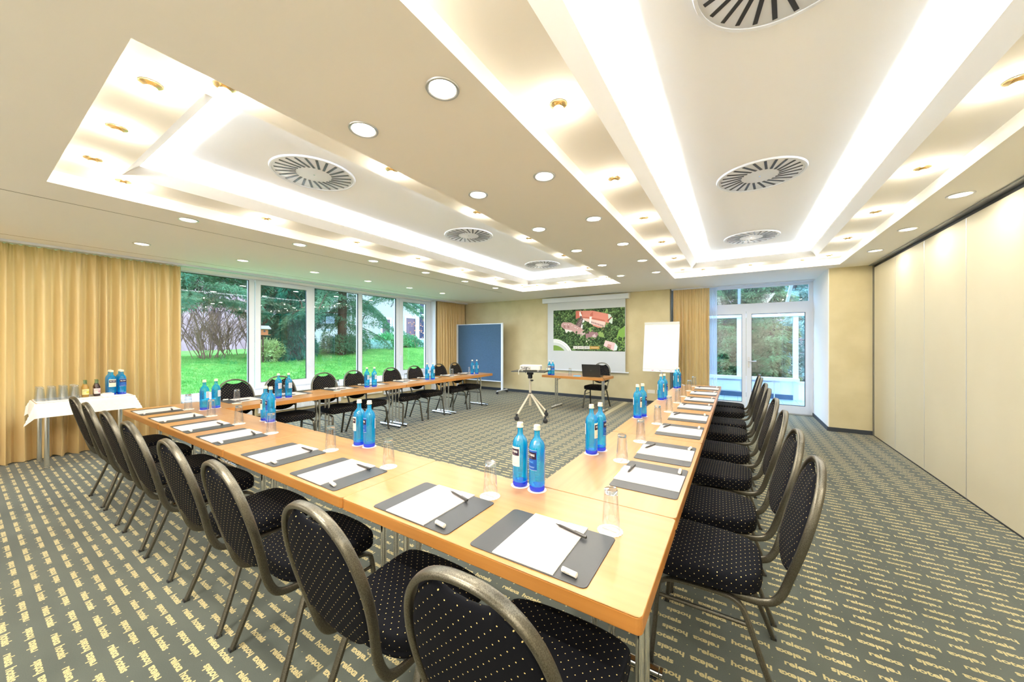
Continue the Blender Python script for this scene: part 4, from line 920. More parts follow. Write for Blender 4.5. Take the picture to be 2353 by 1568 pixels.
def pair(p1, p2, rz, where, z=TZ, coast=True):
    for (x, y), k_, w in ((p1, 's', 'cream'), (p2, 'c', 'blue')):
        if coast: first('bco', b_coastp, (x, y, z), 0, 'paper coaster under %s-labelled bottle, %s' % (w, where), G['bco'])
        first('b' + k_, b_bottle(k_), (x, y, z + (GZ if coast else 0)), rz, 'blue bottle with %s label, %s' % (w, where), G['bot'])
pair((-0.93, 1.545), (-0.83, 1.54), math.radians(-28), 'pair at the right end of the near row')
pair((-2.255, 1.54), (-2.155, 1.55), math.radians(-30), 'second pair from the right in the near row')
pair((-3.68, 1.55), (-3.57, 1.545), math.radians(-25), 'third pair from the right in the near row')
pair((-4.83, 1.55), (-4.80, 1.44), math.radians(-50), 'pair at the left end of the near row')
for i, y in enumerate((2.23, 3.50, 4.73, 6.02)): pair((-0.80, y), (-0.775, y + 0.10), PI / 2 + math.radians(12), '%s pair from the camera in the right row' % ORD[i])
for i, y in enumerate((2.29, 3.58, 4.88, 6.24)): pair((-4.92, y + 0.05), (-4.97, y - 0.05), -PI / 2 + math.radians(10), '%s pair from the camera in the window row' % ORD[i])
pair((-3.46, 6.99), (-3.37, 6.97), 0.4, 'pair on the laptop table', coast=False)
first('glass', b_glass, (-2.99, 7.02, TZ), 0, 'upturned clear glass between bottles and laptop', G['glass'])
tag(link('blue_notepad', box(-0.075, 0.075, -0.1, 0.1, 0, 0.005, 0.001), mat('sky_blue_card', (0.12, 0.42, 0.75), 0.5), loc=(-2.85, 7.06, TZ), rot=(0, 0, 0.3)), 'blue notepad lying beside the laptop', 'notepad')

# ================================================================ LAPTOP, PROJECTOR, SCREEN, BOARDS
lp = thing('laptop', 'open black laptop seen from behind on the far table', 'laptop', (-2.52, 7.02, TZ), PI + 0.07)
link('base', box(-0.185, 0.185, -0.24, -0.002, 0.002, 0.02, 0.004), 'lap', lp)
lid = link('lid', box(-0.185, 0.185, -0.006, 0.006, 0, 0.25, 0.004), 'lap', lp, loc=(0, 0.004, 0.016), rot=(math.radians(-14), 0, 0))
def disp():
    a = np.zeros((60, 60, 3)); a[:] = sr(38, 40, 38); Y, X = np.mgrid[0:60, 0:60]; d = np.hypot(X - 30, Y - 30); a[(d > 24) & (d < 28)] = sr(120, 122, 120)
    m = text_mask('DELL', 17, 0.02, 1.0); put(a, m, 30 - m.shape[1] / 2, 20, sr(130, 132, 130)); return print_mat('lid_emblem', a, 0.4)
M['emblem'] = disp()
em = uvquad(0.034, 0.034, 0); link('emblem', em, 'emblem', lid, loc=(0, 0.0065, 0.125), rot=(PI / 2, 0, PI))
link('display', box(-0.172, 0.172, -0.0065, -0.006, 0.02, 0.235), mat('laptop_display', (0.1, 0.2, 0.4), 0.2, emit=(0.3, 0.5, 0.8), es=0.6), lid)
link('keyboard', box(-0.16, 0.16, -0.19, -0.03, 0.02, 0.0215), 'pen', lp)
tag(link('laptop_cable', tube([(-2.33, 7.10, 0.742), (-2.28, 6.98, 0.745), (-2.24, 6.90, 0.738), (-2.20, 6.865, 0.70), (-2.195, 6.86, 0.5), (-2.20, 6.88, 0.2), (-2.22, 6.95, 0.02)], 0.003, 6, 5), 'dark'), 'thin black cable hanging over the laptop table corner', 'cable')
bx0 = -3.62; by0 = 6.10
ps = thing('projector_stand', 'beige wheeled tripod stand carrying the projector', 'stand', (-3.43, 6.08, 0))
link('column', lathe([(0.024, 0.20), (0.024, 0.80)], 18), 'cream_steel', ps)
link('clamp_collar', lathe([(0.036, 0.40), (0.038, 0.41), (0.038, 0.445), (0.034, 0.455)], 18), 'dark', ps)
link('tilt_head', boxes([(-.032, .032, -.032, .032, .735, .81), (-.045, .045, -.05, .05, .81, .868)], 0.008), 'dark', ps)
kn = link('clamp_knob', lathe([(0.006, 0), (0.006, 0.035), (0.02, 0.037), (0.02, 0.048), (0, 0.05)], 12), 'dark', ps, loc=(0.02, -0.012, 0.70), rot=(0, PI / 2, -0.5))
link('wing', box(-0.008, 0.008, -0.035, 0.035, 0.036, 0.05, 0.004), 'dark', kn)
tr_ = link('tray', box(-0.33, 0.33, -0.20, 0.20, 0.868, 0.884, 0.003), mat('dark_grey_tray', (0.06, 0.065, 0.07), 0.35), ps, rot=(0, 0, 0.25))
link('tray_edge', box(0.326, 0.331, -0.2, 0.2, 0.866, 0.886, 0.001), 'dark', tr_)
for (x, y) in ((0.02, -0.50), (0.545, -0.42), (0.22, 0.02)):
    x -= 0.0; L_ = math.hypot(x, y)
wheels = [(-3.42, 5.56), (-2.88, 5.65), (-3.20, 6.12)]
for wx, wy in wheels:
    x, y = wx + 3.43, wy - 6.08
    if abs(x) + abs(y) < 0.3: x, y = 0.30, 0.10
    l = link('leg', tube([(x * 0.06, y * 0.06, 0.425), (x * 0.94, y * 0.94, 0.115)], 0.021, 12), 'cream_steel', ps)
    w = link('caster', lathe([(0.0, -0.026), (0.03, -0.026), (0.042, -0.018), (0.045, 0), (0.042, 0.018), (0.03, 0.026), (0, 0.026)], 18, cap=False), 'dark', l, loc=(x, y, 0.045), rot=(PI / 2, 0, 0.6))
    link('caster_fork', boxes([(x - .014, x + .014, y - .014, y + .014, 0.075, 0.125)], 0.005), 'dark', l)
pj = thing('projector', 'white portable projector on the wheeled stand', 'projector', (-3.40, 6.06, 0.8845), 0.32)
link('housing', prism(rrect(-0.20, 0.20, -0.14, 0.14, 0.03, 5), 0.022, 0.115, 0.012, 3), 'plastic_w', pj)
link('feet', boxes([(-.17, -.14, -.11, -.08, 0, .024), (.14, .17, -.11, -.08, 0, .024), (-.015, .015, .09, .12, 0, .024)], .003), 'plastic_w', pj)
link('connector_panel', box(-0.175, 0.02, -0.1412, -0.139, 0.035, 0.095, 0.001), mat('panel_grey', (0.55, 0.54, 0.52), 0.5), pj)
link('ports', boxes([(-0.165 + i * .03, -0.147 + i * .03, -0.1425, -0.1412, 0.045 + (j * .026), 0.058 + (j * .026)) for i in range(6) for j in range(2) if (i * 3 + j) % 4]), 'dark', pj)
link('lens', lathe([(0.035, 0), (0.035, 0.012), (0.028, 0.014), (0.026, 0.006), (0, 0.006)], 20, cap=False), 'dark', pj, loc=(0.09, 0.1405, 0.068), rot=(-PI / 2, 0, 0))
link('vent_grille', boxes([(0.199, 0.2015, -0.09 + i * .02, -0.08 + i * .02, 0.045, 0.095) for i in range(9)]), 'rail', pj)
link('signal_plug', tube([(-0.06, -0.142, 0.07), (-0.06, -0.165, 0.065), (-0.065, -0.175, 0.02), (-0.07, -0.18, -0.03)], 0.007, 8, 4), 'dark', pj)
link('power_lead', tube([(-0.17, -0.142, 0.05), (-0.20, -0.17, 0.03), (-0.205, -0.19, -0.01), (-0.20, -0.195, -0.06)], 0.006, 8, 4), 'plastic_w', pj)

scn = thing('projection_screen', 'white pull-down projection screen on the far yellow wall', 'projection screen', (-3.33, YF, 0))
link('case', box(-1.155, 1.16, -0.13, -0.015, 2.495, 2.615, 0.012), 'upvc', scn)
link('case_end', box(1.145, 1.165, -0.134, -0.012, 2.492, 2.618, 0.006), 'plastic_w', scn)
link('screen_cloth', box(-1.02, 1.065, -0.072, -0.070, 0.72, 2.50), 'screen', scn)
link('bottom_bar', box(-1.06, 1.14, -0.082, -0.058, 0.695, 0.722, 0.005), 'upvc', scn)
im_ = uvquad(1.90, 1.075, 0); sl = link('projected_picture', im_, 'slide', scn, loc=(0.105, -0.0735, 1.7525), rot=(PI / 2, 0, 0))
pb = thing('pinboard', 'blue felt pinboard in a white frame on castors', 'pinboard', (-6.39, 8.28, 0))
link('felt_panel', box(-0.80, 0.79, -0.012, 0.012, 0.34, 1.955), 'felt', pb)
for x0, x1 in ((-0.855, -0.795), (0.785, 0.845)):
    p = link('post', box(x0, x1, -0.02, 0.02, 0.10, 1.98, 0.006), 'upvc', pb)
    link('foot', prism([(-0.26, 0.075), (-0.24, 0.10), (0.24, 0.10), (0.26, 0.075)], (x0 + x1) / 2 - 0.02, (x0 + x1) / 2 + 0.02, 0.004, 2, 'X'), 'upvc', p)
    for y in (-0.245, 0.245): link('castor', lathe([(0, -0.02), (0.032, -0.018), (0.036, 0), (0.032, 0.018), (0, 0.02)], 16, cap=False), 'dark', p, loc=((x0 + x1) / 2, y, 0.0365), rot=(PI / 2, 0, 1.2))
for z0, z1 in ((1.953, 1.975), (0.318, 0.342)): link('frame_rail', box(-0.80, 0.79, -0.016, 0.016, z0, z1, 0.004), 'upvc', pb)

fc = thing('flip_chart', 'flip chart with blank paper pad on a round-footed column', 'flip chart', (-1.33, 7.95, 0), math.radians(-4))
tl = math.radians(9)
bd = link('board', box(-0.345, 0.345, -0.012, 0.008, 0, 1.03, 0.004), 'upvc', fc, loc=(0, -0.13, 0.84), rot=(-tl, 0, 0))
link('paper_pad', box(-0.325, 0.325, -0.021, -0.012, 0.045, 0.985, 0.001), mat('flip_paper', (0.86, 0.84, 0.78), 0.9, spec=0.05), bd)
link('clamp_bar', box(-0.345, 0.345, -0.030, 0.010, 0.985, 1.035, 0.006), mat('clamp_grey', (0.5, 0.52, 0.5), 0.4), bd)
link('pen_tray', box(-0.33, 0.33, -0.065, -0.008, -0.012, 0.006, 0.003), 'alu', bd)
link('column', tube([(0, -0.02, 0.035), (0, -0.02, 1.5)], 0.019, 14), 'alu', fc)
link('round_foot', lathe([(0, 0.0), (0.29, 0.0), (0.30, 0.008), (0.28, 0.018), (0.05, 0.035), (0.03, 0.05), (0, 0.05)], 36, cap=False), mat('light_grey_foot', (0.6, 0.62, 0.62), 0.35), fc, loc=(0, 0, 0.0))
link('board_joint', box(-0.05, 0.05, -0.045, -0.015, 1.25, 1.36, 0.006), 'dark', fc)
for i, (x, m_, w) in enumerate(((-0.19, 'red', 'red'), (-0.04, 'dark', 'black'), (0.17, 'red', 'second red'))):
    mk = thing('board_marker', '%s marker lying in the flip chart tray, %s' % (w, ('left', 'centre', 'right')[i]), 'marker', (-1.33 + x * math.cos(-.07) + 0.0, 7.95 - 0.172 - 0.013 * i * 0 + x * math.sin(-.07), 0.8465 + 0.009), math.radians(-4), 'markers in the flip chart tray')
    link('barrel', lathe([(0, -0.055), (0.008, -0.055), (0.008, 0.055), (0, 0.055)], 10, cap=False), 'plastic_w', mk, rot=(0, PI / 2, 0)); link('cap', lathe([(0.0088, 0.02), (0.0088, 0.06), (0, 0.061)], 10), m_, mk, rot=(0, PI / 2, 0))

# ================================================================ DRINKS TABLE
SX0, SX1, SY0, SY1, SZ = -7.12, -6.64, 0.50, 1.27, 0.765
st = thing('side_table', 'narrow chrome-legged drinks table under a white cloth', 'table', ((SX0 + SX1) / 2, (SY0 + SY1) / 2, 0))
w2, d2 = (SX1 - SX0) / 2, (SY1 - SY0) / 2
link('tabletop', box(-w2, w2, -d2, d2, SZ - 0.03, SZ - 0.002, 0.003), 'beech', st)
for x, y in ((w2 - .04, -d2 + .08), (-w2 + .04, -d2 + .06), (w2 - .04, d2 - .12), (-w2 + .04, d2 - .06)):
    l = link('leg', lathe([(0.021, 0.02), (0.021, SZ - 0.03)], 16), 'chrome', st, loc=(x, y, 0)); link('glide', lathe([(0.023, 0.0), (0.023, 0.022)], 14), 'chrome', l)
def cloth():
    o = 0.17; bm = bmesh.new(); nx, ny = 36, 48; g_ = []
    for i in range(nx + 1):
        r_ = []
        for j in range(ny + 1):
            x = -w2 - o + (2 * w2 + 2 * o) * i / nx; y = -d2 - o + (2 * d2 + 2 * o) * j / ny
            dx, dy = max(0, abs(x) - w2), max(0, abs(y) - d2); sx, sy_ = math.copysign(1, x), math.copysign(1, y)
            if x < 0: dx *= 0.3
            X, Y, Z = min(max(x, -w2), w2), min(max(y, -d2), d2), 0.0
            if dx or dy:
                wav = 0.006 * math.sin(9 * (x + y))
                X += sx * (0.006 + 0.10 * dx if dx else 0.0) * 1.0; Y += sy_ * (0.006 + 0.10 * dy if dy else 0.0); Z = -max(dx, dy)
                if dx and dy:
                    m_ = min(dx, dy); X += sx * m_ * 0.42; Y += sy_ * m_ * 0.42; Z = -(max(dx, dy) + 0.45 * m_)
                elif dx: X += sx * wav * dx / o
                else: Y += sy_ * wav * dy / o
            r_.append(bm.verts.new((X, Y, Z)))
        g_.append(r_)
    for i in range(nx):
        for j in range(ny): bm.faces.new((g_[i][j], g_[i + 1][j], g_[i + 1][j + 1], g_[i][j + 1]))
    return sm(mesh(bm), 70)
tag(link('tablecloth', cloth(), 'linen', loc=((SX0 + SX1) / 2, (SY0 + SY1) / 2, SZ + 0.0015)), 'white tablecloth draped over the drinks table', 'tablecloth')
sz = SZ + 0.003
for r_ in range(3):
    for c in range(4): first('glass', b_glass, (-6.96 + r_ * 0.085, 0.545 + c * 0.085, sz), 0, 'upturned clear glass on the drinks table, %s row, %s from the left' % (('back', 'middle', 'front')[r_], ORD[c]), G['glass'])
me_j = lathe([(0.0, 0.001), (0.026, 0.0), (0.029, 0.004), (0.029, 0.105), (0.027, 0.120), (0.019, 0.140), (0.0150, 0.155)], 20, cap=False)
me_jn = lathe([(0.0150, 0.155), (0.0135, 0.175), (0.0135, 0.195)], 18, cap=False); me_jl = lab_mesh(0.0296, 0.03, 0.098, 1.5, 16); me_jl2 = me_jl.copy(); me_jr = lathe([(0.0135, 0.195), (0.0155, 0.197), (0.0155, 0.203), (0.013, 0.204)], 16, cap=False)
me_j2 = me_j.copy()
for kx, (m_, ml, lab, me1, me2, yy) in enumerate((('juice_y', 'lab_jy', 'yellow apple juice', me_j, me_jl, 0.90), ('juice_r', 'lab_jr', 'dark red juice', me_j2, me_jl2, 0.995))):
    for r_ in range(3):
        t = thing('juice_bottle', 'small %s bottle on the drinks table, %s of its row' % (lab, ('back', 'middle', 'front')[r_]), 'bottle', (-7.00 + r_ * 0.07, yy - r_ * 0.006, sz), PI / 2 + 0.25, 'small juice bottles on the drinks table')
        link('glass_body', me1, m_, t); link('neck', me_jn, 'juice_g', t); link('crown_ring', me_jr, 'juice_g', t); link('label', me2, ml, t)
for c in range(2):
    for r_ in range(3):
        k_ = 's' if c == 0 else 'c'
        first('b' + k_, b_bottle(k_), (-7.02 + r_ * 0.086, 1.115 + c * 0.092 - r_ * 0.004, sz), PI / 2 + 0.1, 'blue bottle with %s label on the drinks table, %s of its row' % (('cream', 'blue')[c], ('back', 'middle', 'front')[r_]), G['bot'])
t = thing('sugar_holder', 'small white china sachet holder on the drinks table', 'sachet holder', (-6.72, 1.05, sz), 0.1)
link('china_box', boxes([(-.03, .03, -.05, -.045, 0, .035), (-.03, .03, .045, .05, 0, .035), (-.03, -.025, -.05, .05, 0, .035), (.025, .03, -.05, .05, 0, .035), (-.03, .03, -.05, .05, 0, .004)], 0.002), 'white', t)
link('sachets', boxes([(-.02, .02, -.04 + i * .012, -.038 + i * .012, .005, .045) for i in range(7)]), 'paper', t)

# ================================================================ GARDEN BEHIND THE RIBBON WINDOW
def at(u, x, v=785.0):                                                               # where the photo column u meets the plan line x
    r = (u - CXP) / FPX; up = (CYP - v) / FPX; dx = -math.sin(YAW) + r * math.cos(YAW); dy = math.cos(YAW) + r * math.sin(YAW); t = x / dx
    return t * dy, 1.46 + up * t
def crest(y): return float(np.interp(y, [0, 3.8, 7.2, 8, 9.4, 13.5, 20], [0.94, 0.96, 1.03, 1.08, 1.08, 1.11, 1.13]))
def gh(x, y):
    t = min(1, max(0, (-7.7 - x) / 6.3)); t = t * t * (3 - 2 * t); return 0.30 + (crest(y) - 0.30) * t + 0.02 * math.sin(x * 1.7) * math.sin(y * 1.3) * t
v = []; f = []; NXg, NYg = 60, 90
for i in range(NXg + 1):
    for j in range(NYg + 1):
        x = -7.66 - 14.0 * i / NXg; y = -6 + 34.0 * j / NYg; v.append((x, y, gh(x, y)))
for i in range(NXg):
    for j in range(NYg): a = i * (NYg + 1) + j; f.append((a, a + 1, a + NYg + 2, a + NYg + 1))
me = bpy.data.meshes.new('lawn'); me.from_pydata(v, [], f); me.polygons.foreach_set('use_smooth', [True] * len(f)); me.update()
lawn = link('lawn', me, 'grass', kind='structure')
struct('far_ground', quadmesh([[(-120, -60, 0.6), (-21.6, -60, 0.6), (-21.6, 90, 0.6), (-120, 90, 0.6)], [(-21.6, 28, 0.55), (60, 28, 0.0), (60, 90, 0.0), (-21.6, 90, 0.55)], [(-7.62, 9.3, -0.02), (25, 9.3, -0.02), (25, 28, -0.02), (-7.62, 28, -0.02)]]), 'gravel')
def blades(name, C, D, Ls, Ws, m, parent=None, kind='stuff'):
    """C centres, D unit directions, lengths, widths -> one mesh of thin leaf blades (rhombs)"""
    n = len(C); R = RNG.normal(size=(n, 3)); S = np.cross(D, R); S /= np.linalg.norm(S, axis=1)[:, None] + 1e-9
    Ls = np.broadcast_to(Ls, n)[:, None]; Ws = np.broadcast_to(Ws, n)[:, None]
    V = np.stack([C, C + D * Ls * .45 + S * Ws * .5, C + D * Ls, C + D * Ls * .45 - S * Ws * .5], 1).reshape(-1, 3)
    me = bpy.data.meshes.new(name); me.vertices.add(4 * n); me.vertices.foreach_set('co', V.astype(np.float32).ravel())
    me.loops.add(4 * n); me.loops.foreach_set('vertex_index', np.arange(4 * n, dtype=np.int32)); me.polygons.add(n)
    me.polygons.foreach_set('loop_start', np.arange(0, 4 * n, 4, dtype=np.int32)); me.polygons.foreach_set('loop_total', np.full(n, 4, np.int32)); me.update(calc_edges=True)
    return link(name, me, m, parent, kind)
def unit(a): return a / (np.linalg.norm(a, axis=1)[:, None] + 1e-9)
# grass on the near slope, one blade field
n = 120000; gx = -7.8 - 7.0 * RNG.random(n) ** 0.9; gy = 0.0 + 15 * RNG.random(n); ok = (gy / -gx > 0.15) & (gy / -gx < 1.15); gx, gy = gx[ok], gy[ok]
t_ = np.clip((-7.7 - gx) / 6.3, 0, 1); t_ = t_ * t_ * (3 - 2 * t_); cr_ = np.interp(gy, [0, 3.8, 7.2, 8, 9.4, 13.5, 20], [0.94, 0.96, 1.03, 1.08, 1.08, 1.11, 1.13])
gz = 0.30 + (cr_ - 0.30) * t_ - 0.01
o = blades('grass_blades', np.stack([gx, gy, gz], 1), unit(RNG.normal(size=(len(gx), 3)) * [.5, .5, .1] + [0, 0, .8]), 0.04 + 0.04 * RNG.random(len(gx)), 0.012, 'blade'); tag(o, 'bright green grass covering the slope outside the window', 'grass')
for i in range(26):
    y = RNG.uniform(2.5, 9); x = RNG.uniform(-13, -9)
    if not 0.25 < y / -x < 0.95: continue
    tag(link('fallen_leaf', prism([(0, 0), (.03, .022), (.07, .0), (.03, -.022)], 0, .002), 'maple', loc=(x, y, gh(x, y) + 0.045), rot=(RNG.uniform(-.3, .3), RNG.uniform(-.3, .3), RNG.uniform(0, 6))), 'small brown fallen leaf lying in the lawn outside', 'leaf', 'fallen leaves on the lawn')
def conifer(name, label, x, y, z0, H, trunk_r, zb, spread, nb, per, m, droop=0.35, blade=(0.10, 0.022), lean=0.0, group='garden trees', trunk=True, top_taper=0.5, seed=1):
    r_ = np.random.default_rng(seed); t = thing(name, label, 'tree', (x, y, z0), 0, group)
    if trunk: link('trunk', sweep([(0, 0, -0.1), (0.03, 0.02, H * .3), (0, 0, H * .65), (0, 0, H)], trunk_r, trunk_r, (1, 0, 0), 10), 'bark', t)
    C = []; D = []; bm = bmesh.new()
    for b in range(nb):
        hz = zb + (H - zb) * (b + r_.random()) / nb; a = r_.uniform(0, 2 * PI); L = spread * (1 - top_taper * (hz - zb) / (H - zb)) * r_.uniform(.6, 1.1)
        d = np.array([math.cos(a), math.sin(a), 0.0]); side_ = np.array([-d[1], d[0], 0]); pts = []
        for k_ in range(9): s = k_ / 8; pts.append(d * L * s + np.array([0, 0, hz + 0.15 * L * s - droop * L * s * s * 1.2]) + side_ * 0.1 * math.sin(s * 5 + b))
        if trunk and b % 2 == 0: sweep(pts[:8], 0.013, 0.013, (0, 0, 1), 5, bm=bm, caps=False)
        pts = np.array(pts); s = r_.random(per) ** 0.75; q = s * 8; i0 = np.minimum(q.astype(int), 7); fr = (q - i0)[:, None]
        c = pts[i0] * (1 - fr) + pts[i0 + 1] * fr
        lat = (r_.random(per) - .5) * 2 * (0.18 + 0.28 * L / 3) * (1.15 - s); c = c + side_ * lat[:, None]; c[:, 2] -= np.abs(r_.normal(size=per)) * 0.10 + np.abs(lat) * droop * .8
        dd = d * 0.7 + side_ * np.sign(lat)[:, None] * 0.7 + r_.normal(size=(per, 3)) * 0.35 + np.array([0, 0, -0.35 - droop * .6]); C.append(c); D.append(unit(dd))
    C = np.concatenate(C); D = np.concatenate(D)
    if len(bm.faces): link('branches', mesh(bm), 'bark', t)
    else: bm.free()
    fo = blades('foliage', C, D, blade[0] * (0.6 + 0.8 * r_.random(len(C))), blade[1], m, t); return t
y_, z_ = at(785, -12.5); conifer('cedar_tree', 'large dark green cedar with a thick trunk outside the middle panes', -12.5, y_, gh(-12.5, y_), 6.5, 0.15, 1.1, 3.3, 78, 1100, 'conifer', 0.42, (0.11, 0.022), seed=2)
y_, z_ = at(480, -13.0); conifer('cedar_tree', 'feathery green conifer filling the top of the first pane', -13.2, y_ - 0.2, gh(-13, y_), 4.6, 0.12, 1.75, 2.6, 70, 900, 'conifer', 0.30, (0.12, 0.028), trunk=False, seed=4, top_taper=0.2)
y_, z_ = at(610, -14.5); conifer('cedar_tree', 'tall dark conifer behind the bird house', -14.5, y_, gh(-14, y_), 8.0, 0.17, 2.3, 3.0, 54, 750, 'cypress', 0.45, (0.12, 0.024), seed=6)
y_, z_ = at(664, -12.6); conifer('cypress_tree', 'weeping blue-green cypress outside the second window', -12.6, y_, gh(-12.6, y_), 4.6, 0.08, 0.35, 0.85, 110, 420, 'cypress', 0.9, (0.14, 0.022), top_taper=0.1, seed=7)
y_, z_ = at(930, -15.0); conifer('cedar_tree', 'leafy conifer crown above the white house at right', -15.5, y_ + 0.3, gh(-15, y_), 8, 0.14, 2.7, 2.3, 40, 700, 'conifer', 0.4, (0.12, 0.026), trunk=False, seed=9)
def shrub(name, label, x, y, z0, rx, ry, rz, n, m, blade=(0.09, 0.04), group='garden shrubs', stems=6, seed=1):
    r_ = np.random.default_rng(seed); t = thing(name, label, 'shrub', (x, y, z0), 0, group)
    bm = bmesh.new()
    for i in range(stems):
        a = r_.uniform(0, 6.28); sweep([(0, 0, -.03), (math.cos(a) * rx * .3, math.sin(a) * ry * .3, rz * .7), (math.cos(a) * rx * .6, math.sin(a) * ry * .6, rz * 1.4)], 0.012, 0.012, (1, .2, 0), 5, bm=bm, caps=False)
    link('stems', mesh(bm), 'twig', t)
    p = unit(r_.normal(size=(n, 3))) * (r_.random((n, 1)) ** 0.4); lump = 1 + 0.22 * np.sin(p[:, :1] * 7 + 1) * np.cos(p[:, 1:2] * 6 + seed)
    C = p * lump * [rx, ry, rz] + [0, 0, rz]; D = unit(p + r_.normal(size=(n, 3)) * .6 + [0, 0, .25]); blades('foliage', C, D, blade[0] * (.7 + .6 * r_.random(n)), blade[1], m, t); return t
def sh(u, x, **k): y, z = at(u, x); return (x, y, gh(x, y) - 0.03)
shrub('bush', 'yellow-green bush beneath the bird house', *sh(618, -12.2), 0.42, 0.42, 0.36, 2600, 'yshrub', (0.07, 0.03), stems=9, seed=3)
shrub('bush', 'low dark green ground bush left of the cypress foot', *sh(648, -13.2), 0.8, 0.7, 0.2, 3000, 'laurel', seed=4)
shrub('bush', 'low dark green ground bush right of the cypress foot', *sh(690, -13.6), 0.7, 0.7, 0.24, 3000, 'laurel', seed=5)
shrub('bush', 'dark shrub around the foot of the large cedar', *sh(790, -12.7), 0.75, 0.8, 0.38, 6000, 'conifer', (0.12, 0.022), seed=6)
shrub('bush', 'pale blue-green shrub before the white house wall', *sh(855, -14.5), 0.9, 0.9, 0.22, 4000, 'paleleaf', (0.09, 0.02), seed=7)
shrub('bush', 'glossy laurel bush behind the mullion before the white house', *sh(892, -14.6), 0.6, 0.7, 0.38, 2600, 'laurel', (0.14, 0.055), seed=8)
shrub('bush', 'glossy laurel bush in the last window pane', *sh(936, -14.8), 0.6, 0.65, 0.33, 2400, 'laurel', (0.14, 0.055), seed=9)
shrub('bush', 'pale round bush at the right edge of the lawn', *sh(968, -14.8), 0.55, 0.6, 0.26, 3000, 'paleleaf', (0.05, 0.02), seed=10)
def bare(name, label, x, y, z0, H, nstem, spread, m, seed, group='garden shrubs', cat='shrub', r0=0.022, depth=3, kidsn=3):
    r_ = random.Random(seed); t = thing(name, label, cat, (x, y, z0), 0, group); bm = bmesh.new()
    def br(p, d, L, r, k_):
        pts = [p]; q = Vector(p); dd = Vector(d)
        for s in range(4): dd = (dd + Vector((r_.uniform(-.16, .16), r_.uniform(-.16, .16), r_.uniform(-.04, .14)))).normalized(); q = q + dd * L / 4; pts.append(q.copy())
        sweep(pts, r, r, (1, .3, .2), 5 if k_ > 1 else 3, bm=bm, caps=False)
        if k_:
            for c in range(kidsn):
                i = r_.randint(1, 4); nd_ = (dd + Vector((r_.uniform(-.9, .9), r_.uniform(-.9, .9), r_.uniform(-.1, .6)))).normalized(); br(pts[i], nd_, L * r_.uniform(.45, .75), r * 0.6, k_ - 1)
    for s in range(nstem): a = r_.uniform(0, 6.28); w = r_.uniform(.1, 1) * spread; q0 = (0.32 if cat == 'shrub' else 0.05) * r_.random() * min(1, nstem / 10); br(Vector((math.cos(a) * q0, math.sin(a) * q0 * 1.6, -.04)), Vector((math.cos(a) * w, math.sin(a) * w, 1)).normalized(), H * r_.uniform(.5, .75), r0 * r_.uniform(.6, 1.1), depth)
    link('branches', mesh(bm), m, t); return t
x, y, z = sh(478, -13.3); bare('bare_shrub', 'large leafless multi-stemmed shrub outside the first pane', x, y, z, 1.6, 26, 0.75, 'twig', 3, r0=0.012, depth=3, kidsn=3)
x, y, z = sh(548, -14.0); bare('bare_shrub', 'smaller leafless shrub right of the large bare one', x, y, z, 1.3, 9, 0.9, 'twig', 5, r0=0.014, kidsn=4)
x, y, z = sh(960, -13.5); t = bare('bare_sapling', 'slim sapling with a few orange leaves before the last pane', x, y, z, 1.5, 3, 0.35, 'twig', 9, r0=0.01, depth=2)
pp = RNG.normal(size=(60, 3)) * [.3, .3, .3] + [0, 0, 1.1]; blades('leaves', pp, unit(RNG.normal(size=(60, 3))), 0.09, 0.06, 'maple', t)
# wooded hillside far behind: a slope and a thicket of pale bare trees
struct('hillside', quadmesh([[(-34, -20, 0.3), (-34, 60, 0.3), (-48, 60, 9), (-48, -20, 9)]]), 'hill')
for i in range(22):
    yy = -2 + i * 0.95 + RNG.uniform(-.4, .4); xx = -20 - RNG.uniform(0, 9)
    bare('bare_tree', 'pale leafless tree of the far thicket beyond the lawn', xx, yy * abs(xx) / 22, 0.55, 4.5, 4, 0.5, 'ptwig', 40 + i, 'pale leafless trees beyond the lawn', 'tree', 0.035, 3, 3)
# bird house
y_, z_ = at(604, -12.0, 757); t = thing('bird_house', 'small orange bird house with a pale roof on a post', 'bird house', (-12.0, y_, z_ - 0.16))
link('house_box', box(-.10, .10, -.10, .10, 0, .17, .004), 'orange_w', t); link('roof', prism([(-.17, .17), (0, .27), (.17, .17), (.15, .155), (-.15, .155)], -.16, .16, axis='Y'), 'render', t); link('floor_board', box(-.15, .15, -.15, .15, -.015, 0, .003), 'orange_w', t)
link('post', tube([(0, 0, -.015), (0, 0, gh(-12, y_) - (z_ - .16))], 0.025, 8), 'bark', t)
link('entrance', lathe([(0, 0), (0.03, 0), (0.03, .004), (0, .004)], 14), 'dark', t, loc=(0.101, 0, 0.1), rot=(0, PI / 2, 0))
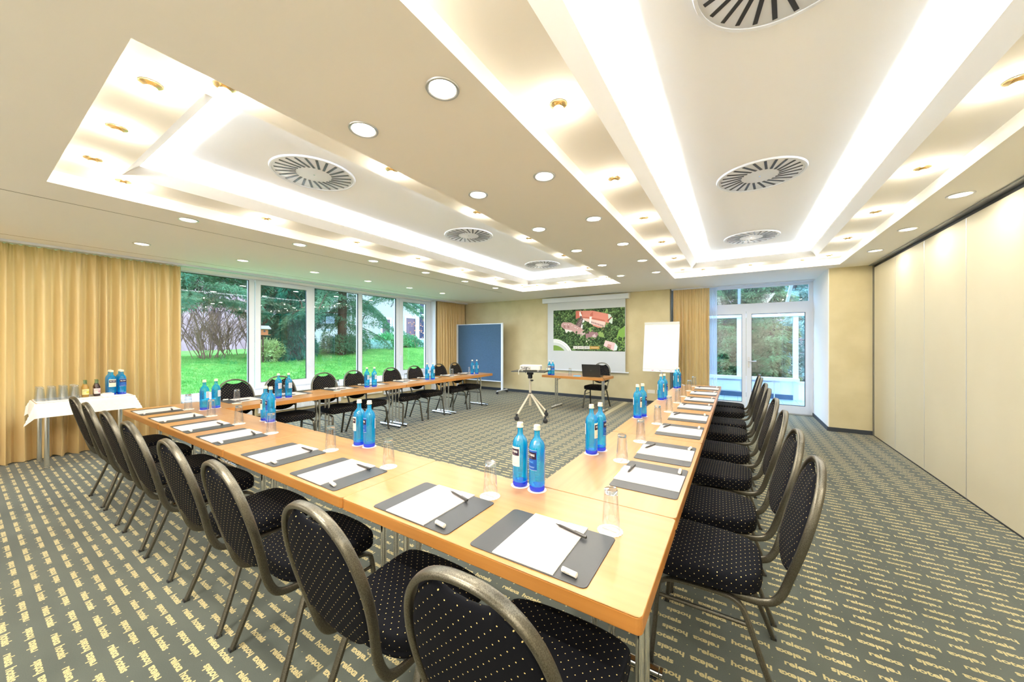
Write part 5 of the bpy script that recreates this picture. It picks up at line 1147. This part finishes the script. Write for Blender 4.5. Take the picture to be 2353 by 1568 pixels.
# white house
BXp = -19.0; y0_ = at(716, BXp)[0]; y1_ = at(1060, BXp)[0]
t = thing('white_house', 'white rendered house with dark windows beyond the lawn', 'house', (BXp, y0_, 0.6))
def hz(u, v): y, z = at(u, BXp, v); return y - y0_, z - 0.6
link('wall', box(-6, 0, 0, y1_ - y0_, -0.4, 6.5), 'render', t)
for u0, v0, u1, v1, m_ in ((751, 785, 764, 801, 'dwin'), (877.5, 734, 895, 781, 'shutter'), (905, 740, 912, 775, 'dwin'), (932, 731, 953, 772, 'shutter'), (962, 728, 974, 778, 'dwin'), (963, 698, 974, 722, 'dwin'), (985, 735, 1005, 775, 'dwin')):
    ya, za = hz(u0, v0); yb_, zb_ = hz(u1, v1); zb_ = min(zb_, hz(u0, v1)[1])
    fw = link('window', boxes([(0, .06, ya - .12, ya, zb_ - .12, za + .12), (0, .06, yb_, yb_ + .12, zb_ - .12, za + .12), (0, .06, ya, yb_, za, za + .12), (0, .06, ya, yb_, zb_ - .12, zb_)], 0.01), 'upvc', t)
    link('window_pane', box(0, .03, ya, yb_, zb_, za), m_, fw)
link('corner_pilaster', box(0, .12, hz(953, 700)[0], hz(959, 700)[0], -0.4, 6.5), 'upvc', t)
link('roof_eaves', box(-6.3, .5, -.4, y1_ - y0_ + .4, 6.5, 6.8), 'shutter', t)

# ================================================================ CONSERVATORY BEHIND THE GLAZED DOOR
cn = bpy.data.objects.new('wall_conservatory', None); COL.objects.link(cn); cn['kind'] = 'structure'
CY = 11.2
link('slab', box(-3.0, 3.2, 9.12, 11.6, -0.12, -0.012), 'dark', cn)
tl_ = box(0.003, 0.297, 0.003, 0.297, -0.012, 0.0, 0.002)
for i in range(-4, 11):
    for j in range(7): link('floor_tile', tl_, 'slab', cn, loc=(i * 0.3 + 0.02, 9.12 + j * 0.3, 0))
link('parapet', box(-3.0, 1.30, CY + .02, CY + .18, 0, 0.47), 'white', cn); link('parapet', box(1.30, 3.0, CY + .02, CY + .10, 0.0, 0.40), 'white', cn)
link('parapet_skirting', box(-3.0, 1.185, CY, CY + .02, 0, 0.118, .003), mat('blue_grey_skirting', (0.05, 0.12, 0.22), 0.5), cn)
link('parapet_sill', box(-3.0, 1.30, CY - .10, CY + .12, 0.47, 0.54, .01), 'upvc', cn)
for x0, x1, z0, z1 in ((0.0, 0.11, .54, 2.1), (1.185, 1.29, 0.0, 2.1), (-1.2, -1.08, .54, 2.1)): link('post', box(x0, x1, CY, CY + .10, z0, z1, .006), 'upvc', cn)
link('lower_rail', box(1.29, 3.0, CY, CY + .1, 0.40, 0.46, .006), 'upvc', cn)
link('head_beam', box(-3.0, 3.0, CY - .02, CY + .12, 2.09, 2.19, .008), 'upvc', cn)
for x in (-1.14, 0.05, 1.02, 1.7): link('roof_rafter', sweep([(x, 9.14, 3.02), (x, CY + .08, 2.19)], 0.045, 0.04, (0, 0, 1), 4), 'upvc', cn)
for x0, x1 in ((-3, -1.2), (-1.08, 0.0), (0.11, 1.185), (1.29, 3.0)): link('glass_pane', quadmesh([[(x0, CY + .05, .54 if x1 < 1.2 else .46), (x1, CY + .05, .54 if x1 < 1.2 else .46), (x1, CY + .05, 2.09), (x0, CY + .05, 2.09)]]), 'pane2', cn)
link('roof_glass', quadmesh([[(-3, 9.14, 3.03), (3, 9.14, 3.03), (3, CY + .08, 2.2), (-3, CY + .08, 2.2)]]), 'pane2', cn)
link('outer_wall', boxes([(-7.6, -1.3, 9.2, 9.32, 0, 3.1), (1.27, 4, 9.31, 9.4, 0, 3.1), (-1.3, 1.27, 9.12, 9.3, 2.66, 3.1)]), 'render', cn)
radiator('radiator', 'white ribbed radiator under the conservatory window, left of the door handle', 1.05, 0.26, (0.07, CY - 0.002, 0.155), PI)
radiator('radiator', 'white ribbed radiator under the conservatory window, right of the door handle', 0.72, 0.26, (0.92, CY - 0.002, 0.155), PI)
t = thing('valve_stand', 'slim grey post with a cross handle standing in the conservatory', 'post', (0.74, 10.3, 0.0005))
link('pole', lathe([(0.03, 0), (0.03, 0.01), (0.010, 0.015), (0.010, 0.50)], 12), 'alu', t); link('cross_handle', boxes([(-.07, .10, -.012, .012, .50, .52), (-.02, .02, -.02, .02, .48, .53)], .004), 'alu', t)
for i, (x, y, s, m_, H) in enumerate(((-1.1, 14.6, 1.0, 'thuja', 4.6), (-0.35, 14.2, 0.8, 'thuja', 4.2), (0.35, 14.5, 0.85, 'thuja', 4.6), (0.95, 14.2, 0.75, 'thuja', 4.4), (1.9, 17.5, 1.4, 'paleleaf', 5.0), (3.2, 16.5, 1.2, 'paleleaf', 4.4), (-2.2, 16.0, 1.3, 'laurel', 5.0))):
    conifer('thuja_tree', ['green-brown thuja behind the conservatory, first from the left', 'green-brown thuja behind the conservatory, second from the left', 'green-brown thuja behind the conservatory, third from the left', 'green-brown thuja behind the conservatory, rightmost of the hedge', 'pale bushy tree behind the right of the conservatory', 'pale tree at the far right behind the conservatory', 'bright green tree far left behind the conservatory'][i], x, y, -0.02, H, 0.07, 0.25, s, 90, 330, m_, 0.25, (0.11, 0.04), top_taper=0.35, seed=20 + i, group='trees behind the conservatory')
struct('hillside_far', quadmesh([[(-20, 30, 0), (40, 30, 0), (40, 42, 8), (-20, 42, 8)]]), 'hill')
